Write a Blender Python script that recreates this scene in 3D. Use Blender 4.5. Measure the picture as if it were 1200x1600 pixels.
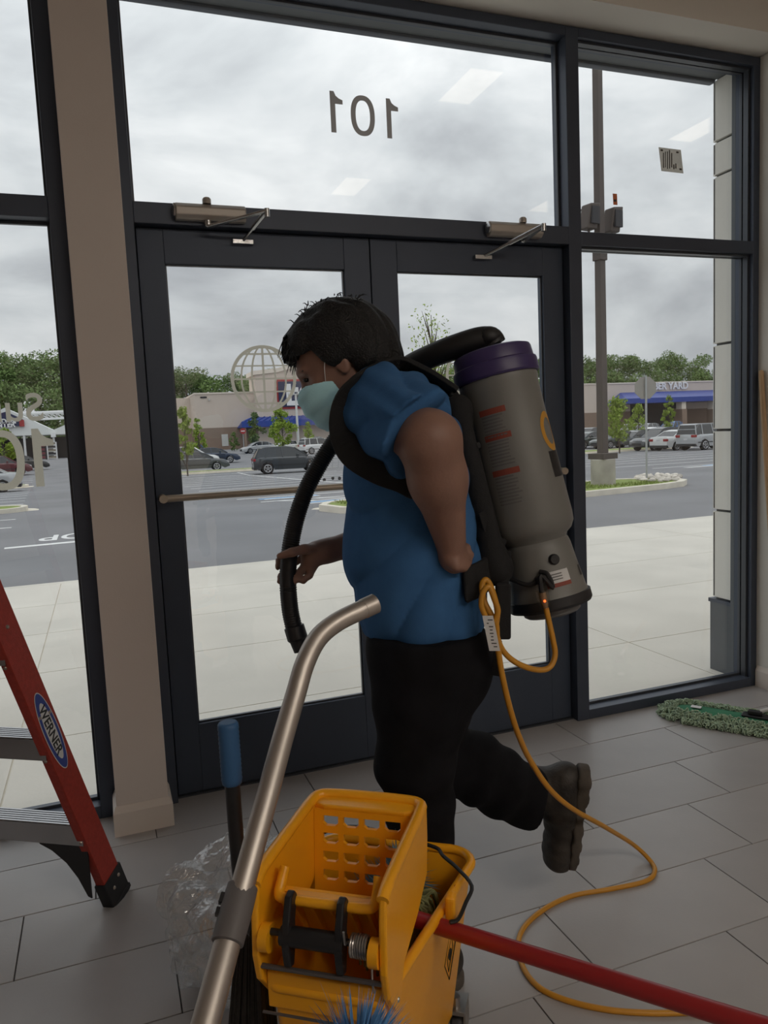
import bpy, bmesh, math, random
import numpy as np
from mathutils import Vector, Matrix
from math import sin, cos, pi, radians, sqrt, atan2
for o in list(bpy.data.objects): bpy.data.objects.remove(o, do_unlink=True)
scene = bpy.context.scene
COL = scene.collection
# ------------------------------------------------------------------ camera
CAMP = np.array([-0.1843, -3.0357, 1.4008]); YAW, PIT, ROL, FPX = radians(20.207), radians(-6.023), radians(-2.577), 1188.94
_f = np.array([sin(YAW)*cos(PIT), cos(YAW)*cos(PIT), sin(PIT)]); _r = np.array([cos(YAW), -sin(YAW), 0.]); _u = np.cross(_r, _f)
CR = cos(ROL)*_r + sin(ROL)*_u; CU = -sin(ROL)*_r + cos(ROL)*_u; CF = _f
cd = bpy.data.cameras.new('camera'); cam = bpy.data.objects.new('camera', cd); COL.objects.link(cam)
cd.sensor_fit = 'VERTICAL'; cd.sensor_height = 36.0; cd.lens = FPX/1600*36.0; cd.clip_end = 1000; cd.clip_start = .02
cam.matrix_world = Matrix(((CR[0], CU[0], -CF[0], CAMP[0]), (CR[1], CU[1], -CF[1], CAMP[1]), (CR[2], CU[2], -CF[2], CAMP[2]), (0, 0, 0, 1)))
scene.camera = cam
scene.view_settings.view_transform = 'Standard'; scene.view_settings.look = 'None'
scene.view_settings.exposure = 0.0; scene.view_settings.gamma = 1.0
# ------------------------------------------------------------------ overcast sky
wd = bpy.data.worlds.new('overcast_sky'); scene.world = wd; wd.use_nodes = True
nt = wd.node_tree; nt.nodes.clear()
def N(t, typ, **kw):
    n = t.nodes.new(typ)
    for k, v in kw.items():
        if k in n.inputs: n.inputs[k].default_value = v
        else: setattr(n, k, v)
    return n
tc = N(nt, 'ShaderNodeTexCoord')
mp = N(nt, 'ShaderNodeMapping'); mp.inputs['Scale'].default_value = (1.0, 1.0, 2.3); mp.inputs['Location'].default_value = (.35, .9, .1)
n1 = N(nt, 'ShaderNodeTexNoise', Scale=2.6, Detail=6.0, Roughness=.55, Distortion=.3)
rp = N(nt, 'ShaderNodeValToRGB')
e = rp.color_ramp.elements; e[0].position = .36; e[0].color = (.38, .405, .435, 1); e[1].position = .66; e[1].color = (.76, .785, .80, 1)
m = e.new(.5); m.color = (.555, .59, .615, 1)
sx = N(nt, 'ShaderNodeSeparateXYZ')
gr = N(nt, 'ShaderNodeMapRange'); gr.inputs['From Min'].default_value = 0; gr.inputs['From Max'].default_value = 1; gr.inputs['To Min'].default_value = .86; gr.inputs['To Max'].default_value = 2.2
mul = N(nt, 'ShaderNodeVectorMath', operation='SCALE')
bg = N(nt, 'ShaderNodeBackground', Strength=1.10); wo = N(nt, 'ShaderNodeOutputWorld')
L = nt.links.new
L(tc.outputs['Generated'], mp.inputs['Vector']); L(mp.outputs[0], n1.inputs['Vector']); L(n1.outputs['Fac'], rp.inputs[0])
L(tc.outputs['Generated'], sx.inputs[0]); L(sx.outputs['Z'], gr.inputs['Value'])
L(rp.outputs[0], mul.inputs[0]); L(gr.outputs[0], mul.inputs['Scale']); L(mul.outputs[0], bg.inputs['Color']); L(bg.outputs[0], wo.inputs['Surface'])
# ------------------------------------------------------------------ pixel helpers (give real points in the place)
def ray(x, y): return CF + CR*((x-600)/FPX) + CU*((800-y)/FPX)
def dep(x, y, t): return CAMP + ray(x, y)*t
def ony(x, y, Y):
    d = ray(x, y); return CAMP + d*((Y-CAMP[1])/d[1])
def onz(x, y, z=0.):
    d = ray(x, y); return CAMP + d*((z-CAMP[2])/d[2])
# ------------------------------------------------------------------ materials
MATS = {}
def mat(name, col, rough=.6, metal=0., var=.06, vs=8., bump=0., bs=60., spec=.5, obvar=0., stretch=None, trans=0., alpha=None, sub=0., coat=0.):
    if name in MATS: return MATS[name]
    m = bpy.data.materials.new(name); m.use_nodes = True; t = m.node_tree; b = t.nodes['Principled BSDF']
    b.inputs['Roughness'].default_value = rough; b.inputs['Metallic'].default_value = metal
    b.inputs['Specular IOR Level'].default_value = spec
    if coat: b.inputs['Coat Weight'].default_value = coat; b.inputs['Coat Roughness'].default_value = .08
    if sub: b.inputs['Subsurface Weight'].default_value = sub; b.inputs['Subsurface Radius'].default_value = (.02, .008, .004)
    if trans: b.inputs['Transmission Weight'].default_value = trans
    if alpha is not None: b.inputs['Alpha'].default_value = alpha
    c = N(t, 'ShaderNodeTexCoord'); mp = N(t, 'ShaderNodeMapping')
    if stretch: mp.inputs['Scale'].default_value = stretch
    t.links.new(c.outputs['Object'], mp.inputs[0])
    no = N(t, 'ShaderNodeTexNoise', Scale=vs, Detail=4.0); t.links.new(mp.outputs[0], no.inputs['Vector'])
    rg = N(t, 'ShaderNodeMapRange'); rg.inputs['From Min'].default_value = .25; rg.inputs['From Max'].default_value = .75
    rg.inputs['To Min'].default_value = 1-var; rg.inputs['To Max'].default_value = 1+var
    t.links.new(no.outputs['Fac'], rg.inputs['Value'])
    sc = N(t, 'ShaderNodeVectorMath', operation='SCALE'); sc.inputs[0].default_value = col[:3]
    t.links.new(rg.outputs[0], sc.inputs['Scale'])
    out = sc.outputs[0]
    if obvar:
        oi = N(t, 'ShaderNodeObjectInfo'); r2 = N(t, 'ShaderNodeMapRange'); r2.inputs['To Min'].default_value = 1-obvar; r2.inputs['To Max'].default_value = 1+obvar
        t.links.new(oi.outputs['Random'], r2.inputs['Value']); s2 = N(t, 'ShaderNodeVectorMath', operation='SCALE')
        t.links.new(out, s2.inputs[0]); t.links.new(r2.outputs[0], s2.inputs['Scale']); out = s2.outputs[0]
    t.links.new(out, b.inputs['Base Color'])
    if bump:
        nb = N(t, 'ShaderNodeTexNoise', Scale=bs, Detail=3.0); t.links.new(mp.outputs[0], nb.inputs['Vector'])
        bp = N(t, 'ShaderNodeBump', Strength=bump, Distance=.01); t.links.new(nb.outputs['Fac'], bp.inputs['Height']); t.links.new(bp.outputs[0], b.inputs['Normal'])
    MATS[name] = m; return m
def glassmat(name, tint=(.955, .955, .95), refl=1.0, rough=0.0):
    m = bpy.data.materials.new(name); m.use_nodes = True; t = m.node_tree; t.nodes.clear()
    tr = N(t, 'ShaderNodeBsdfTransparent'); tr.inputs[0].default_value = (*tint, 1)
    gl = N(t, 'ShaderNodeBsdfGlossy'); gl.inputs['Roughness'].default_value = rough; gl.inputs['Color'].default_value = (refl, refl, refl, 1)
    fr = N(t, 'ShaderNodeFresnel'); ge = N(t, 'ShaderNodeNewGeometry'); mr = N(t, 'ShaderNodeMapRange'); mr.inputs['To Min'].default_value = 1.5; mr.inputs['To Max'].default_value = 1/1.5
    t.links.new(ge.outputs['Backfacing'], mr.inputs['Value']); t.links.new(mr.outputs[0], fr.inputs['IOR']); mx = N(t, 'ShaderNodeMixShader'); o = N(t, 'ShaderNodeOutputMaterial')
    t.links.new(fr.outputs[0], mx.inputs[0]); t.links.new(tr.outputs[0], mx.inputs[1]); t.links.new(gl.outputs[0], mx.inputs[2]); t.links.new(mx.outputs[0], o.inputs[0])
    MATS[name] = m; return m
def filmmat(name, col, tl_w=.5):      # thin vinyl or paper that lets daylight through
    m = bpy.data.materials.new(name); m.use_nodes = True; t = m.node_tree; t.nodes.clear()
    no = N(t, 'ShaderNodeTexNoise', Scale=25.0); mx0 = N(t, 'ShaderNodeMixRGB'); mx0.inputs[1].default_value = (*[c*.94 for c in col], 1); mx0.inputs[2].default_value = (*[c*1.05 for c in col], 1)
    d = N(t, 'ShaderNodeBsdfDiffuse'); l = N(t, 'ShaderNodeBsdfTranslucent'); mx = N(t, 'ShaderNodeMixShader', Fac=tl_w); o = N(t, 'ShaderNodeOutputMaterial')
    t.links.new(no.outputs['Fac'], mx0.inputs[0])
    for q in (d, l): t.links.new(mx0.outputs[0], q.inputs[0])
    t.links.new(d.outputs[0], mx.inputs[1]); t.links.new(l.outputs[0], mx.inputs[2]); t.links.new(mx.outputs[0], o.inputs[0]); MATS[name] = m; return m
def emitmat(name, col, s):
    m = bpy.data.materials.new(name); m.use_nodes = True; t = m.node_tree; t.nodes.clear()
    e = N(t, 'ShaderNodeEmission', Strength=s); e.inputs[0].default_value = (*col, 1); o = N(t, 'ShaderNodeOutputMaterial'); t.links.new(e.outputs[0], o.inputs[0])
    MATS[name] = m; return m
# ------------------------------------------------------------------ object helpers
def tag(o, label=None, cat=None, group=None, kind=None):
    if label: o['label'] = label
    if cat: o['category'] = cat
    if group: o['group'] = group
    if kind: o['kind'] = kind
    return o
def empty(name, loc=(0, 0, 0), rz=0., label=None, cat=None, group=None, kind=None):
    o = bpy.data.objects.new(name, None); COL.objects.link(o); o.location = loc; o.rotation_euler = (0, 0, rz); o.empty_display_size = .1
    return tag(o, label, cat, group, kind)
class MB:
    def __init__(s): s.v = []; s.f = []
    def add(s, v, f):
        b = len(s.v); s.v += [tuple(map(float, p)) for p in v]; s.f += [tuple(b+i for i in q) for q in f]; return s
    def box(s, x0, x1, y0, y1, z0, z1):
        return s.add([(x0,y0,z0),(x1,y0,z0),(x1,y1,z0),(x0,y1,z0),(x0,y0,z1),(x1,y0,z1),(x1,y1,z1),(x0,y1,z1)],
                     [(3,2,1,0),(4,5,6,7),(0,1,5,4),(1,2,6,5),(2,3,7,6),(3,0,4,7)])
    def obox(s, c, ax, ay, az):     # centre and three half-axis vectors
        c, ax, ay, az = (np.array(q, float) for q in (c, ax, ay, az)); v = []
        for k in (-1, 1):
            for i, j in ((-1,-1),(1,-1),(1,1),(-1,1)): v.append(c+i*ax+j*ay+k*az)
        return s.add(v, [(3,2,1,0),(4,5,6,7),(0,1,5,4),(1,2,6,5),(2,3,7,6),(3,0,4,7)])
    def tube(s, pts, r, n=10, cap=True, closed=False):
        pts = [np.array(p, float) for p in pts]; m = len(pts); rs = r if hasattr(r, '__len__') else [r]*m
        prev = None; rings = []
        for i, p in enumerate(pts):
            if closed: d = pts[(i+1) % m]-pts[i-1]
            else: d = pts[min(i+1, m-1)]-pts[max(i-1, 0)]
            d = d/(np.linalg.norm(d)+1e-12)
            if prev is None:
                a = np.array([0, 0, 1.]) if abs(d[2]) < .9 else np.array([1., 0, 0]); u = np.cross(a, d)
            else: u = prev-d*(prev@d)
            u /= np.linalg.norm(u)+1e-12; prev = u; w = np.cross(d, u)
            rings.append([p+rs[i]*(u*cos(2*pi*k/n)+w*sin(2*pi*k/n)) for k in range(n)])
        v = [q for R in rings for q in R]; f = []
        for i in range(m if closed else m-1):
            j = (i+1) % m
            for k in range(n): f.append((i*n+k, i*n+(k+1) % n, j*n+(k+1) % n, j*n+k))
        if cap and not closed: f.append(tuple(range(n))[::-1]); f.append(tuple((m-1)*n+k for k in range(n)))
        return s.add(v, f)
    def lathe(s, prof, o=(0,0,0), ax=(0,0,1), n=32, ref=None):   # prof: (r, h)
        o = np.array(o, float); ax = np.array(ax, float); ax /= np.linalg.norm(ax)
        a = np.array(ref, float) if ref is not None else (np.array([1., 0, 0]) if abs(ax[0]) < .9 else np.array([0, 1., 0]))
        u = a-ax*(a@ax); u /= np.linalg.norm(u); w = np.cross(ax, u); v = []; f = []
        for r, h in prof:
            for k in range(n): v.append(o+ax*h+r*(u*cos(2*pi*k/n)+w*sin(2*pi*k/n)))
        for i in range(len(prof)-1):
            for k in range(n): f.append((i*n+k, i*n+(k+1) % n, (i+1)*n+(k+1) % n, (i+1)*n+k))
        if prof[0][0] > 1e-5: f.append(tuple(range(n))[::-1])
        if prof[-1][0] > 1e-5: f.append(tuple((len(prof)-1)*n+k for k in range(n)))
        return s.add(v, f)
    def prism(s, poly, o, ax, ay, th):      # polygon in the (ax, ay) plane at o, thickness vector th
        o, ax, ay, th = (np.array(q, float) for q in (o, ax, ay, th)); n = len(poly)
        v = [o+ax*a+ay*b for a, b in poly]+[o+ax*a+ay*b+th for a, b in poly]
        return s.add(v, [tuple(range(n))[::-1], tuple(range(n, 2*n))]+[(i, (i+1) % n, n+(i+1) % n, n+i) for i in range(n)])
    def sphere(s, c, r, n=12, m=8):
        rr = r if hasattr(r, '__len__') else (r, r, r); c = np.array(c, float); v = [c+np.array([0, 0, rr[2]])]; f = []
        for i in range(1, m):
            for k in range(n): v.append(c+np.array([rr[0]*sin(pi*i/m)*cos(2*pi*k/n), rr[1]*sin(pi*i/m)*sin(2*pi*k/n), rr[2]*cos(pi*i/m)]))
        v.append(c-np.array([0, 0, rr[2]]))
        for k in range(n): f.append((0, 1+k, 1+(k+1) % n)); f.append((len(v)-1, 1+(m-2)*n+(k+1) % n, 1+(m-2)*n+k))
        for i in range(m-2):
            for k in range(n): f.append((1+i*n+k, 1+(i+1)*n+k, 1+(i+1)*n+(k+1) % n, 1+i*n+(k+1) % n))
        return s.add(v, f)
    def build(s, name, material, parent=None, smooth=False, bevel=0., label=None, cat=None, group=None, kind=None, recalc=True, angle=40, segs=2):
        me = bpy.data.meshes.new(name); me.from_pydata(s.v, [], s.f); me.update()
        if recalc:
            b = bmesh.new(); b.from_mesh(me); bmesh.ops.recalc_face_normals(b, faces=b.faces[:]); b.to_mesh(me); b.free()
        me.materials.append(material)
        o = bpy.data.objects.new(name, me); COL.objects.link(o)
        if parent is not None: o.parent = parent
        if smooth:
            for p in me.polygons: p.use_smooth = True
            if angle < 180:
                try: me.set_sharp_from_angle(angle=radians(angle))
                except Exception: pass
        if bevel:
            bv = o.modifiers.new('bevel', 'BEVEL'); bv.width = bevel; bv.segments = segs; bv.limit_method = 'ANGLE'; bv.angle_limit = radians(35)
        return tag(o, label, cat, group, kind)
def box(name, m, parent, x0, x1, y0, y1, z0, z1, bevel=0., **k): return MB().box(x0, x1, y0, y1, z0, z1).build(name, m, parent, bevel=bevel, **k)
def spline(pts, n=8, closed=False):
    P = [np.array(p, float) for p in pts]; m = len(P); out = []
    for i in range(m if closed else m-1):
        if closed: a, b, c, d = P[i-1], P[i], P[(i+1) % m], P[(i+2) % m]
        else: b, c = P[i], P[i+1]; a = P[i-1] if i else 2*b-c; d = P[i+2] if i+2 < m else 2*c-b
        for k in range(n):
            t = k/n; out.append(.5*((2*b)+(-a+c)*t+(2*a-5*b+4*c-d)*t*t+(-a+3*b-3*c+d)*t**3))
    if not closed: out.append(P[-1])
    return out
def copy_tree(o, parent=None):
    c = o.copy(); COL.objects.link(c); c.parent = parent
    for ch in o.children: copy_tree(ch, c)
    return c
def textmesh(body, size, extrude=0.0005, align='LEFT', bold=0.):
    cu = bpy.data.curves.new('lettering', 'FONT'); cu.body = body; cu.size = size; cu.extrude = extrude; cu.align_x = align; cu.offset = bold
    ob = bpy.data.objects.new('lettering', cu); COL.objects.link(ob); bpy.context.view_layer.update()
    me = bpy.data.meshes.new_from_object(ob.evaluated_get(bpy.context.evaluated_depsgraph_get())); bpy.data.objects.remove(ob, do_unlink=True); bpy.data.curves.remove(cu)
    return me
def textobj(name, body, size, material, parent, M, extrude=.0005, align='LEFT', bold=0., **k):
    me = textmesh(body, size, extrude, align, bold); me.transform(M); me.materials.clear(); me.materials.append(material)
    o = bpy.data.objects.new(name, me); COL.objects.link(o); o.parent = parent; return tag(o, **k)
def frame(o, ax, ay, az):
    return Matrix(((ax[0], ay[0], az[0], o[0]), (ax[1], ay[1], az[1], o[1]), (ax[2], ay[2], az[2], o[2]), (0, 0, 0, 1)))
# ------------------------------------------------------------------ smooth solids from distance fields
def surface_net(fn, lo, hi, h):
    lo = np.array(lo, float); n = np.ceil((np.array(hi, float)-lo)/h).astype(int)+1
    g = np.meshgrid(*[lo[i]+h*np.arange(n[i]) for i in range(3)], indexing='ij')
    K = 4; nc = -(-n//K)+1; gc = np.meshgrid(*[lo[i]+h*K*np.arange(nc[i]) for i in range(3)], indexing='ij')
    Fc = fn(np.stack([q.ravel() for q in gc], 1)).reshape(nc)          # coarse pass, then refine near the surface only
    up = [np.minimum((np.arange(n[i])+K//2)//K, nc[i]-1) for i in range(3)]
    F = Fc[np.ix_(*up)].copy(); near = np.abs(F) < h*K*2.2
    P = np.stack([q[near] for q in g], 1); W = np.empty(len(P))
    for a in range(0, len(P), 200000): W[a:a+200000] = fn(P[a:a+200000])
    F[near] = W; S = F < 0
    c = n-1; acc = np.zeros((*c, 3)); cnt = np.zeros(c)
    corners = [(i, j, k) for i in (0, 1) for j in (0, 1) for k in (0, 1)]
    sl = lambda o: F[o[0]:o[0]+c[0], o[1]:o[1]+c[1], o[2]:o[2]+c[2]]
    for A in corners:
        for d in range(3):
            if A[d]: continue
            B = list(A); B[d] = 1; B = tuple(B); fa, fb = sl(A), sl(B); cr = (fa < 0) != (fb < 0)
            den = fa-fb; t = np.where(cr, fa/np.where(den == 0, 1, den), 0.)
            for q in range(3):
                acc[..., q] += np.where(cr, A[q]+(t if q == d else 0.), 0.)
            cnt += cr
    act = cnt > 0; idx = -np.ones(c, int); idx[act] = np.arange(act.sum())
    ii = np.argwhere(act); V = lo+h*(ii+acc[act]/cnt[act][:, None]); faces = []
    for d in range(3):
        a, b = [(1, 2), (2, 0), (0, 1)][d]
        s0 = [slice(1, n[q]-1) for q in range(3)]; s0[d] = slice(0, n[d]-1)
        s1 = list(s0); s1[d] = slice(1, n[d]); x0, x1 = S[tuple(s0)], S[tuple(s1)]
        for ch, flip in ((x0 & ~x1, False), (~x0 & x1, True)):
            e = np.argwhere(ch)
            for q in range(3):
                if q != d: e[:, q] += 1
            def I(da, db):
                k = e.copy(); k[:, a] -= da; k[:, b] -= db; return idx[k[:, 0], k[:, 1], k[:, 2]]
            q4 = np.stack([I(1, 1), I(0, 1), I(0, 0), I(1, 0)], 1)
            faces.append(q4[:, ::-1] if flip else q4)
    return V, np.concatenate(faces)
def sdf_obj(name, fn, lo, hi, h, material, parent=None, smooth_it=2, **k):
    V, Fc = surface_net(fn, lo, hi, h)
    me = bpy.data.meshes.new(name); me.from_pydata(V.tolist(), [], Fc.tolist()); me.update()
    if smooth_it:
        b = bmesh.new(); b.from_mesh(me)
        for _ in range(smooth_it): bmesh.ops.smooth_vert(b, verts=b.verts[:], factor=.5, use_axis_x=True, use_axis_y=True, use_axis_z=True)
        b.to_mesh(me); b.free()
    for p in me.polygons: p.use_smooth = True
    me.materials.append(material); o = bpy.data.objects.new(name, me); COL.objects.link(o)
    if parent is not None: o.parent = parent
    return tag(o, **k)
def rcone(p, a, b, r1, r2):
    a = np.array(a, float); b = np.array(b, float); ba = b-a; t = np.clip(((p-a)@ba)/(ba@ba), 0, 1)
    return np.linalg.norm(p-a-t[:, None]*ba, axis=1)-(r1+(r2-r1)*t)
def chain(p, pts, rs, k=.01):
    d = None
    for i in range(len(pts)-1):
        e = rcone(p, pts[i], pts[i+1], rs[i], rs[i+1]); d = e if d is None else smin(d, e, k)
    return d
def ell(p, c, rad, X=None):
    q = p-np.array(c, float)
    if X is not None: q = q@np.array(X, float).T
    rad = np.array(rad, float); k0 = np.linalg.norm(q/rad, axis=1); k1 = np.linalg.norm(q/(rad*rad), axis=1)
    return k0*(k0-1)/np.maximum(k1, 1e-9)
def smin(a, b, k):
    h = np.maximum(k-np.abs(a-b), 0)/k; return np.minimum(a, b)-h*h*k*.25
def smax(a, b, k): return -smin(-a, -b, k)
# ------------------------------------------------------------------ materials of the place
m_frame = mat('dark_anodized_aluminium', (.058, .071, .100), .42, .3, .05)
m_frame2 = mat('grey_aluminium_bead', (.075, .082, .095), .35, .5, .05)
m_door = mat('dark_door_aluminium', (.054, .070, .102), .45, .3, .05)
m_glass = glassmat('clear_glass')
m_paint = mat('taupe_wall_paint', (.68, .615, .57), .8, 0, .02, 3, .05, 200)
m_trimp = mat('taupe_baseboard', (.70, .63, .57), .55, 0, .03, 4)
m_ceil = mat('ceiling_paint', (.62, .55, .48), .85, 0, .02, 3)
m_soff = mat('soffit_paint', (.74, .72, .67), .85, 0, .02, 3)
m_tile = mat('grey_porcelain_tile', (.36, .345, .34), .36, 0, .10, 2.5, .04, 120, .45, .07)
m_grout = mat('dark_grout', (.07, .068, .066), .9)
m_conc = mat('pale_concrete', (.66, .625, .555), .9, 0, .09, 1.3, .15, 40, .2, .03)
m_curb = mat('curb_concrete', (.70, .65, .55), .9, 0, .12, 3, .15, 30, .2)
m_asph = mat('asphalt', (.215, .215, .222), .85, 0, .16, .35, .2, 60, .25)
m_white = mat('white_road_paint', (.75, .75, .73), .8, 0, .08, 4)
m_bluep = mat('blue_road_paint', (.22, .42, .68), .8, 0, .08, 4)
m_grass = mat('grass', (.20, .26, .05), .9, 0, .3, 6, .3, 30)
m_panel = mat('pale_fibre_panel', (.78, .76, .70), .7, 0, .03, 5)
m_joint = mat('dark_panel_joint', (.05, .05, .05), .6)
m_base = mat('grey_base_cladding', (.10, .11, .12), .5, .2, .08, 6)
m_decal = filmmat('grey_vinyl', (.30, .27, .25), .6)
m_decal2 = filmmat('taupe_vinyl', (.55, .52, .44), .7)
m_lampw = emitmat('lamp_diffuser', (1.0, .84, .62), 1.6); m_fill_lamp = emitmat('fill_lamp_diffuser', (1.0, .91, .80), 19.0)
# ------------------------------------------------------------------ room shell
GY0, ROWP, TLEN = -.022, .298, .6085
floor = box('floor', m_grout, None, -3.6, 5.4, -7.0, -.0, -.08, -.0045, kind='structure', label='dark grey porcelain tile floor of the lobby', cat='floor')
tm = MB().box(0, TLEN-.0035, 0, ROWP-.0035, -.01, 0).build('tile', m_tile, floor, bevel=.0012)
tm_me = tm.data; first = True
for k in range(-1, 8):
    y1 = -.32-ROWP*k
    xo = 2.13-.203*k
    for j in range(-9, 7):
        x0 = xo+TLEN*j
        if x0 < -2.6 or x0 > 4.6: continue
        if first: o = tm; first = False
        else: o = tm.copy(); COL.objects.link(o)
        o.parent = floor; o.location = (x0+.0017, y1-ROWP+.0017, 0)
box('floor', m_tile, None, -3.6, 5.4, -7.0, -2.71, -.0044, 0, kind='structure', label='grey floor area behind the camera', cat='floor')
col = box('wall_front', m_paint, None, -.228, -.047, -.243, .05, 0, 3.105, bevel=.003, kind='structure', label='taupe painted column between left window and double doors', cat='column')
def bb(name, x0, x1, y0, y1, lab):
    mb = MB(); e = .013
    pr = [(0, 0), (e, 0), (e, .085), (.004, .105), (0, .105)]
    mb.box(x0-e, x1+e, y0-e, y1, 0, .085); mb.add([(x0-e, y0-e, .085), (x1+e, y0-e, .085), (x1+e, y1, .085), (x0-e, y1, .085), (x0-.002, y0-.002, .108), (x1+.002, y0-.002, .108), (x1+.002, y1, .108), (x0-.002, y1, .108)],
        [(0, 1, 5, 4), (1, 2, 6, 5), (2, 3, 7, 6), (3, 0, 4, 7), (4, 5, 6, 7)])
    return mb.build(name, m_trimp, None, kind='structure', label=lab, cat='baseboard')
bb('baseboard_front', -.228, -.047, -.243, -.09, 'taupe baseboard around the foot of the column')
box('wall_right', m_soff, None, 2.926, 3.42, -.245, .03, 0, 3.105, bevel=.003, kind='structure', label='pale pilaster at the right end of the storefront', cat='column')
bb('baseboard_right', 2.926, 3.42, -.245, -.09, 'pale baseboard at the foot of the right pilaster')
box('wall_front', m_paint, None, -3.6, -1.80, -.2, .03, 0, 3.105, kind='structure', label='taupe front wall left of the windows', cat='wall')
box('wall_front', m_paint, None, 3.42, 5.4, -.2, .03, 0, 3.105, kind='structure', label='taupe front wall beyond the right pilaster', cat='wall')
box('ceiling', m_soff, None, -3.6, 5.4, -.27, .03, 3.106, 3.33, kind='structure', label='pale dropped soffit along the storefront head', cat='soffit')
box('ceiling', m_ceil, None, -3.6, 5.4, -7, -.27, 3.31, 3.42, kind='structure', label='brownish ceiling above the lobby', cat='ceiling')
box('wall_left', m_paint, None, -3.7, -3.6, -7, .03, 0, 3.4, kind='structure', label='taupe left wall of the lobby', cat='wall')
box('wall_right', m_paint, None, 5.4, 5.5, -7, .03, 0, 3.4, kind='structure', label='taupe far right wall of the lobby', cat='wall')
box('wall_back', m_paint, None, -3.6, 5.4, -7.1, -7, 0, 3.4, kind='structure', label='taupe back wall behind the camera', cat='wall')
# recessed ceiling lamps (the small ones mirror in the glass)
def lamp(x, y, lx, ly, lab, m):
    e = empty('ceiling_lamp', (x, y, 3.31), 0, lab, 'lamp', 'recessed ceiling lamps')
    mb = MB()
    for s in (-1, 1):
        mb.box(-lx/2-.02, lx/2+.02, s*(ly/2+.01)-.01, s*(ly/2+.01)+.01, -.012, .0); mb.box(s*(lx/2+.01)-.01, s*(lx/2+.01)+.01, -ly/2, ly/2, -.012, .0)
    mb.build('lamp_frame', m_soff, e); box('diffuser', m, e, -lx/2, lx/2, -ly/2, ly/2, -.008, -.002)
for x, y, lab in ((1.92, -.98, 'small ceiling lamp nearest the double doors'), (1.80, -2.78, 'second small ceiling lamp further back from the doors'), (3.72, -1.15, 'small ceiling lamp right of the doors by the front wall'), (3.66, -2.87, 'small ceiling lamp at the right, further back')):
    lamp(x, y, .20, .42, lab, m_lampw)
for x, y, lab in ((.62, -5.0, 'added fill lamp behind the camera, leftmost of its row'), (1.68, -5.0, 'added fill lamp behind the camera, second of its row'), (2.74, -5.0, 'added fill lamp behind the camera, rightmost of its row')):
    lamp(x, y, .9, .5, lab, m_fill_lamp)  # unseen fill lamps, added to brighten the lobby; mirror image falls on the header
# ------------------------------------------------------------------ storefront frames
FY0, FY1 = -.085, .03
def member(parent, name, x0, x1, z0, z1, y0=FY0, y1=FY1, m=None, bevel=.0025): return box(name, m or m_frame, parent, x0, x1, y0, y1, z0, z1, bevel=bevel)
def glazing(parent, x0, x1, z0, z1, yc=0., bead=.011, light=True):
    p = box('pane', m_glass, parent, x0-.008, x1+.008, yc-.003, yc+.003, z0-.008, z1+.008)
    for nm, a, b, c, d in (('left', x0-.001, x0+bead, z0, z1), ('right', x1-bead, x1+.001, z0, z1), ('bottom', x0+bead, x1-bead, z0-.001, z0+bead), ('top', x0+bead, x1-bead, z1-bead, z1+.001)):
        box('glazing_bead', m_frame2, parent, a, b, yc-.022, yc-.0045, c, d, bevel=.0015)
    return p
w1 = empty('window_1', (0, 0, 0), 0, 'left storefront window with two stacked panes', 'window', kind='structure')
member(w1, 'jamb', -.285, -.2285, 0, 3.1); member(w1, 'jamb', -1.80, -1.74, 0, 3.1); member(w1, 'head', -1.74, -.285, 3.06, 3.1); member(w1, 'sill', -1.74, -.285, 0, .05)
member(w1, 'transom_bar', -1.74, -.285, 2.19, 2.263)
glazing(w1, -1.74, -.285, .05, 2.19); glazing(w1, -1.74, -.285, 2.263, 3.06)
df = empty('trim_1', (0, 0, 0), 0, 'dark aluminium frame around the double doors', 'door frame', kind='structure')
member(df, 'jamb', -.0605, -.004, 0, 3.1); member(df, 'mullion', 1.83, 1.895, 0, 3.1); member(df, 'header', -.004, 1.83, 2.187, 2.263)
box('door_stop', m_frame, df, -.0041, .02, .0125, .03, .006, 2.187); box('door_stop', m_frame, df, 1.808, 1.8301, .0125, .03, .006, 2.187); box('door_stop', m_frame, df, .02, 1.808, .0125, .03, 2.165, 2.187); box('astragal', m_frame, df, .89, .928, .0125, .02, .008, 2.165)
box('threshold', m_frame2, df, -.004, 1.83, -.05, .05, 0, .006)
w2 = empty('window_2', (0, 0, 0), 0, 'wide transom window above the double doors', 'window', kind='structure')
member(w2, 'head', -.004, 1.83, 3.06, 3.1); tp = glazing(w2, -.004, 1.83, 2.263, 3.06)
w3 = empty('window_3', (0, 0, 0), 0, 'right storefront window with two stacked panes', 'window', kind='structure')
member(w3, 'head', 1.895, 2.926, 3.06, 3.1); member(w3, 'jamb', 2.888, 2.9258, 0, 3.06); member(w3, 'sill', 1.895, 2.888, 0, .046); member(w3, 'transom_bar', 1.895, 2.888, 2.186, 2.245)
glazing(w3, 1.895, 2.888, .046, 2.186); glazing(w3, 1.895, 2.888, 2.245, 3.06)
box('inner_stop', m_frame2, w3, 2.876, 2.888, -.06, -.03, .046, 2.186); box('inner_stop', m_frame2, w3, 2.876, 2.888, -.06, -.03, 2.245, 3.06)
box('inner_stop', m_frame2, w3, 1.895, 2.876, -.062, -.03, 3.049, 3.06); box('inner_stop', m_frame2, w3, 1.895, 2.876, -.062, -.03, 2.176, 2.186)
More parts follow.
